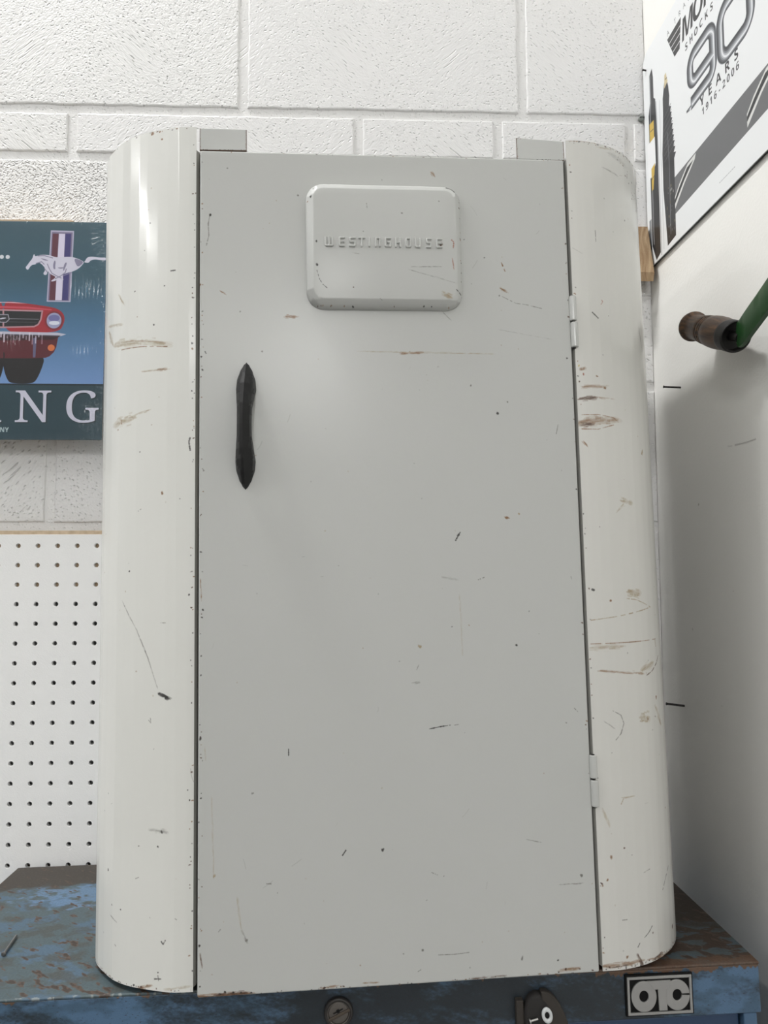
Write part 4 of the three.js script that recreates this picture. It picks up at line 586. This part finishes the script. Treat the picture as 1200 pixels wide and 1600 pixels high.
  const back = new THREE.ExtrudeGeometry(sh, { depth: 0.0030, bevelEnabled: false, curveSegments: 10 }); back.translate(0, 0, 0.0004); part('backing', put(back), edge, t, 'sign edge coloured dark to stand for the shadow beneath');
  const fr = new THREE.ExtrudeGeometry(sh, { depth: 0.0006, bevelEnabled: true, bevelThickness: 0.0003, bevelSize: 0.0002, bevelSegments: 2, curveSegments: 10 }); fr.translate(0, 0, 0.0037);
  part('face', put(uvPlanar(fr, (x) => x / w, (x, y) => y / h)), face, t, 'white printed face');
}

// ---------------------------------------------------------------- nails, a screw and the wood block by the corner
function wallNail(label, y, z, len, r, up) {
  const t = thing('nail', label, 'nail', [X1, y, z]); const g = new THREE.LatheGeometry([[0, -0.006], [r * 0.9, -0.006], [r, 0], [r, len - 0.0008], [r * 1.35, len - 0.0006], [r * 1.35, len], [0, len]].map((p) => new THREE.Vector2(...p)), 14);
  g.rotateZ(Math.PI / 2 - up); part('shank', g, steelDark, t);
}
wallNail('upper steel nail sticking out of the right wall, below the wooden crank handle', 1.5245, 0.0795, 0.0225, 0.0012, 0.035);
wallNail('lower steel nail sticking out of the right wall, in the cabinet\'s shade', 1.1172, 0.0606, 0.0235, 0.0014, 0.12);
wallNail('short nail holding the rear corner of the white metal sign', 2.0000, 0.0140, 0.010, 0.0012, 0.16);
{
  const t = thing('wall_screw', 'small grey screw in the mortar joint at the corner beside the white metal sign', 'screw', [0.4055, 1.9375, -0.004]); const g = new THREE.LatheGeometry([[0, 0], [0.003, 0], [0.003, 0.004], [0.0045, 0.0055], [0.0042, 0.0075], [0, 0.0085]].map((p) => new THREE.Vector2(...p)), 12); g.rotateX(Math.PI / 2);
  const h = part('head', g, std({ color: new THREE.Color().setRGB(0.25, 0.27, 0.25), roughness: 0.6, metalness: 0.3 }), t); part('slot', box(-0.0035, 0.0035, -0.0005, 0.0005, 0.0072, 0.0088), steelDark, h);
}
const woodTex = (seed, c0, c1, sx, sy) => dtex(512, 256, (i, j) => { const x = i / 512 * sx, y = j / 256 * sy, q = fbm(x * 2 + seed, y * 22 + 0.6 * fbm(x * 3, y * 3, 2) + seed, 4) + 0.25 * Math.sin((y + 0.08 * n2(x * 2, y * 3 + seed)) * 60), k = clamp(0.5 + q * 0.7, 0, 1), f = fbm(x * 30, y * 260, 2) * 12; return c0.map((v, n) => clamp(lerp(v, c1[n], k) + f, 0, 255)); }, true);
{
  const t = thing('wood_block', 'small raw wood block fixed in the corner behind the cabinet, under the white sign', 'block', [0.352, 1.688, 0]);
  const sh = new THREE.Shape([[0.0008, 0.0098], [0.024, 0.0], [0.028, 0.0105], [0.010, 0.0835], [0.0008, 0.0848]].map((p) => new THREE.Vector2(...p)));
  const g = new THREE.ExtrudeGeometry(sh, { depth: 0.053, bevelEnabled: true, bevelSize: 0.0005, bevelThickness: 0.0005, bevelSegments: 1 }); g.rotateY(-Math.PI / 2); g.translate(0.0535, 0, 0.0002);
  part('body', uvPlanar(g, (x, y) => y * 8, (x, y, z) => x * 10 + z * 6), std({ map: woodTex(3, [184, 160, 128], [146, 118, 88], 1, 1), roughness: 0.8 }), t);
}

// ---------------------------------------------------------------- wooden crank handle on its green arm, hung by the right wall
{
  const A = new THREE.Vector3(0.3835, 1.5716, 0.1778), B = new THREE.Vector3(0.3835, 1.5283, 0.2719), L = A.distanceTo(B);
  const t = thing('crank_handle', 'dark turned wooden crank handle on a green iron arm by the right wall', 'crank', A.toArray());
  const dir = B.clone().sub(A).normalize(), q = new THREE.Quaternion().setFromUnitVectors(new THREE.Vector3(0, 1, 0), dir);
  const R = 0.0152, prof = [[0, -0.0045], [0.006, -0.0044], [0.0118, -0.003], [0.0150, 0.0005], [0.0158, 0.004], [0.0155, 0.0075], [0.0136, 0.0100], [0.0128, 0.014], [0.0130, 0.024], [0.0140, 0.038], [0.0148, 0.0475], [0.0128, 0.049], [0.0128, 0.0507], [0.0150, 0.052], [0.0150, 0.0545], [0.0129, 0.056], [0.0129, 0.0577], [0.0152, 0.059], [0.0152, 0.061], [0.0136, 0.062], [0.0136, 0.063], [0.0158, 0.0645], [0.0162, 0.075], [0.0160, 0.088], [0.0152, 0.098], [0.0148, 0.1045], [0.0148, 0.1052]];
  const wood = std({ map: woodTex(9, [104, 74, 48], [50, 36, 26], 1.2, 1), roughness: 0.42, bumpMap: pitSmooth, bumpScale: 0.0003 });
  const g = new THREE.LatheGeometry(prof.map((p) => new THREE.Vector2(p[0] * 1.07, p[1] * 0.826)), 44); { const uv = g.attributes.uv; for (let i = 0; i < uv.count; i++) uv.setXY(i, uv.getY(i) * 1.0, uv.getX(i) * 1.0); } g.applyQuaternion(q); part('grip', g, wood, t, 'dark worn turned wood');
  const fer = new THREE.LatheGeometry([[0.0120, 0.0860], [0.0158, 0.0860], [0.0163, 0.0895], [0.0163, L - 0.003], [0.0159, L - 0.001], [0.0142, L - 0.001], [0.0136, L - 0.005], [0.0136, 0.0925], [0, 0.0925]].map((p) => new THREE.Vector2(...p)), 44).applyQuaternion(q); part('ferrule', fer, std({ color: new THREE.Color().setRGB(0.02, 0.019, 0.018), roughness: 0.5, metalness: 0.4 }), t, 'dark iron ferrule');
  const sp = new THREE.CylinderGeometry(0.0048, 0.0048, 0.022, 20).translate(0, L - 0.004, 0).applyQuaternion(q); part('spindle', sp, steelDark, t);
  // flat iron arm: its foot takes the spindle, then it sweeps up and towards the room
  const green = phys({ color: new THREE.Color().setRGB(0.008, 0.05, 0.0095), roughness: 0.42, clearcoat: 0.1, clearcoatRoughness: 0.3 });
  const rel = (x, y, z) => new THREE.Vector3(x, y, z).sub(A), path = new THREE.CatmullRomCurve3([rel(0.3845, 1.5293, 0.2725), rel(0.3835, 1.5293, 0.282), rel(0.3815, 1.534, 0.300), rel(0.379, 1.545, 0.335), rel(0.378, 1.570, 0.395), rel(0.378, 1.610, 0.49), rel(0.3785, 1.640, 0.56)]);
  const NP = 60, pos = [], idx = [], fr = path.computeFrenetFrames(NP, false), sec = []; const hw = 0.0135, ht = 0.0036; for (let i = 0; i < 16; i++) { const a = i / 16 * Math.PI * 2, cs = Math.cos(a), sn = Math.sin(a); sec.push([Math.sign(cs) * Math.pow(Math.abs(cs), 0.35) * hw, Math.sign(sn) * Math.pow(Math.abs(sn), 0.5) * ht]); }
  for (let i = 0; i <= NP; i++) { const u = i / NP, p = path.getPointAt(u), tn = path.getTangentAt(u), side = new THREE.Vector3(0, 1, 0).cross(tn).cross(tn).normalize(); const wide = new THREE.Vector3().crossVectors(tn, new THREE.Vector3(1, 0, 0)).normalize(), thin = new THREE.Vector3().crossVectors(wide, tn).normalize(), s = i === 0 ? 0.6 : 1; for (const [a, b] of sec) { const v = p.clone().addScaledVector(wide, a * s).addScaledVector(thin, b * s); pos.push(v.x, v.y, v.z); } }
  const K = 16; for (let i = 0; i < NP; i++) for (let j = 0; j < K; j++) { const a = i * K + j, b = i * K + (j + 1) % K; idx.push(a, b, b + K, a, b + K, a + K); } for (let j = 1; j + 1 < K; j++) { idx.push(0, j + 1, j); idx.push(NP * K, NP * K + j, NP * K + j + 1); }
  const ag = new THREE.BufferGeometry(); ag.setAttribute('position', new THREE.Float32BufferAttribute(pos, 3)); ag.setIndex(idx); ag.computeVertexNormals();
  part('arm', uvPlanar(toCreasedNormals(ag, 0.7), (x) => x, (x, y) => y), green, t, 'green painted flat iron arm');
  const hub = new THREE.LatheGeometry([[0, 0], [0.02, 0], [0.022, 0.003], [0.022, 0.04], [0.017, 0.046], [0, 0.046]].map((p) => new THREE.Vector2(...p)), 32); hub.rotateZ(Math.PI / 2); const hp = rel(X1, 1.646, 0.575); hub.translate(hp.x, hp.y, hp.z); part('hub', hub, green, t, 'green hub on the wall');
}

renderer.render(scene, camera);
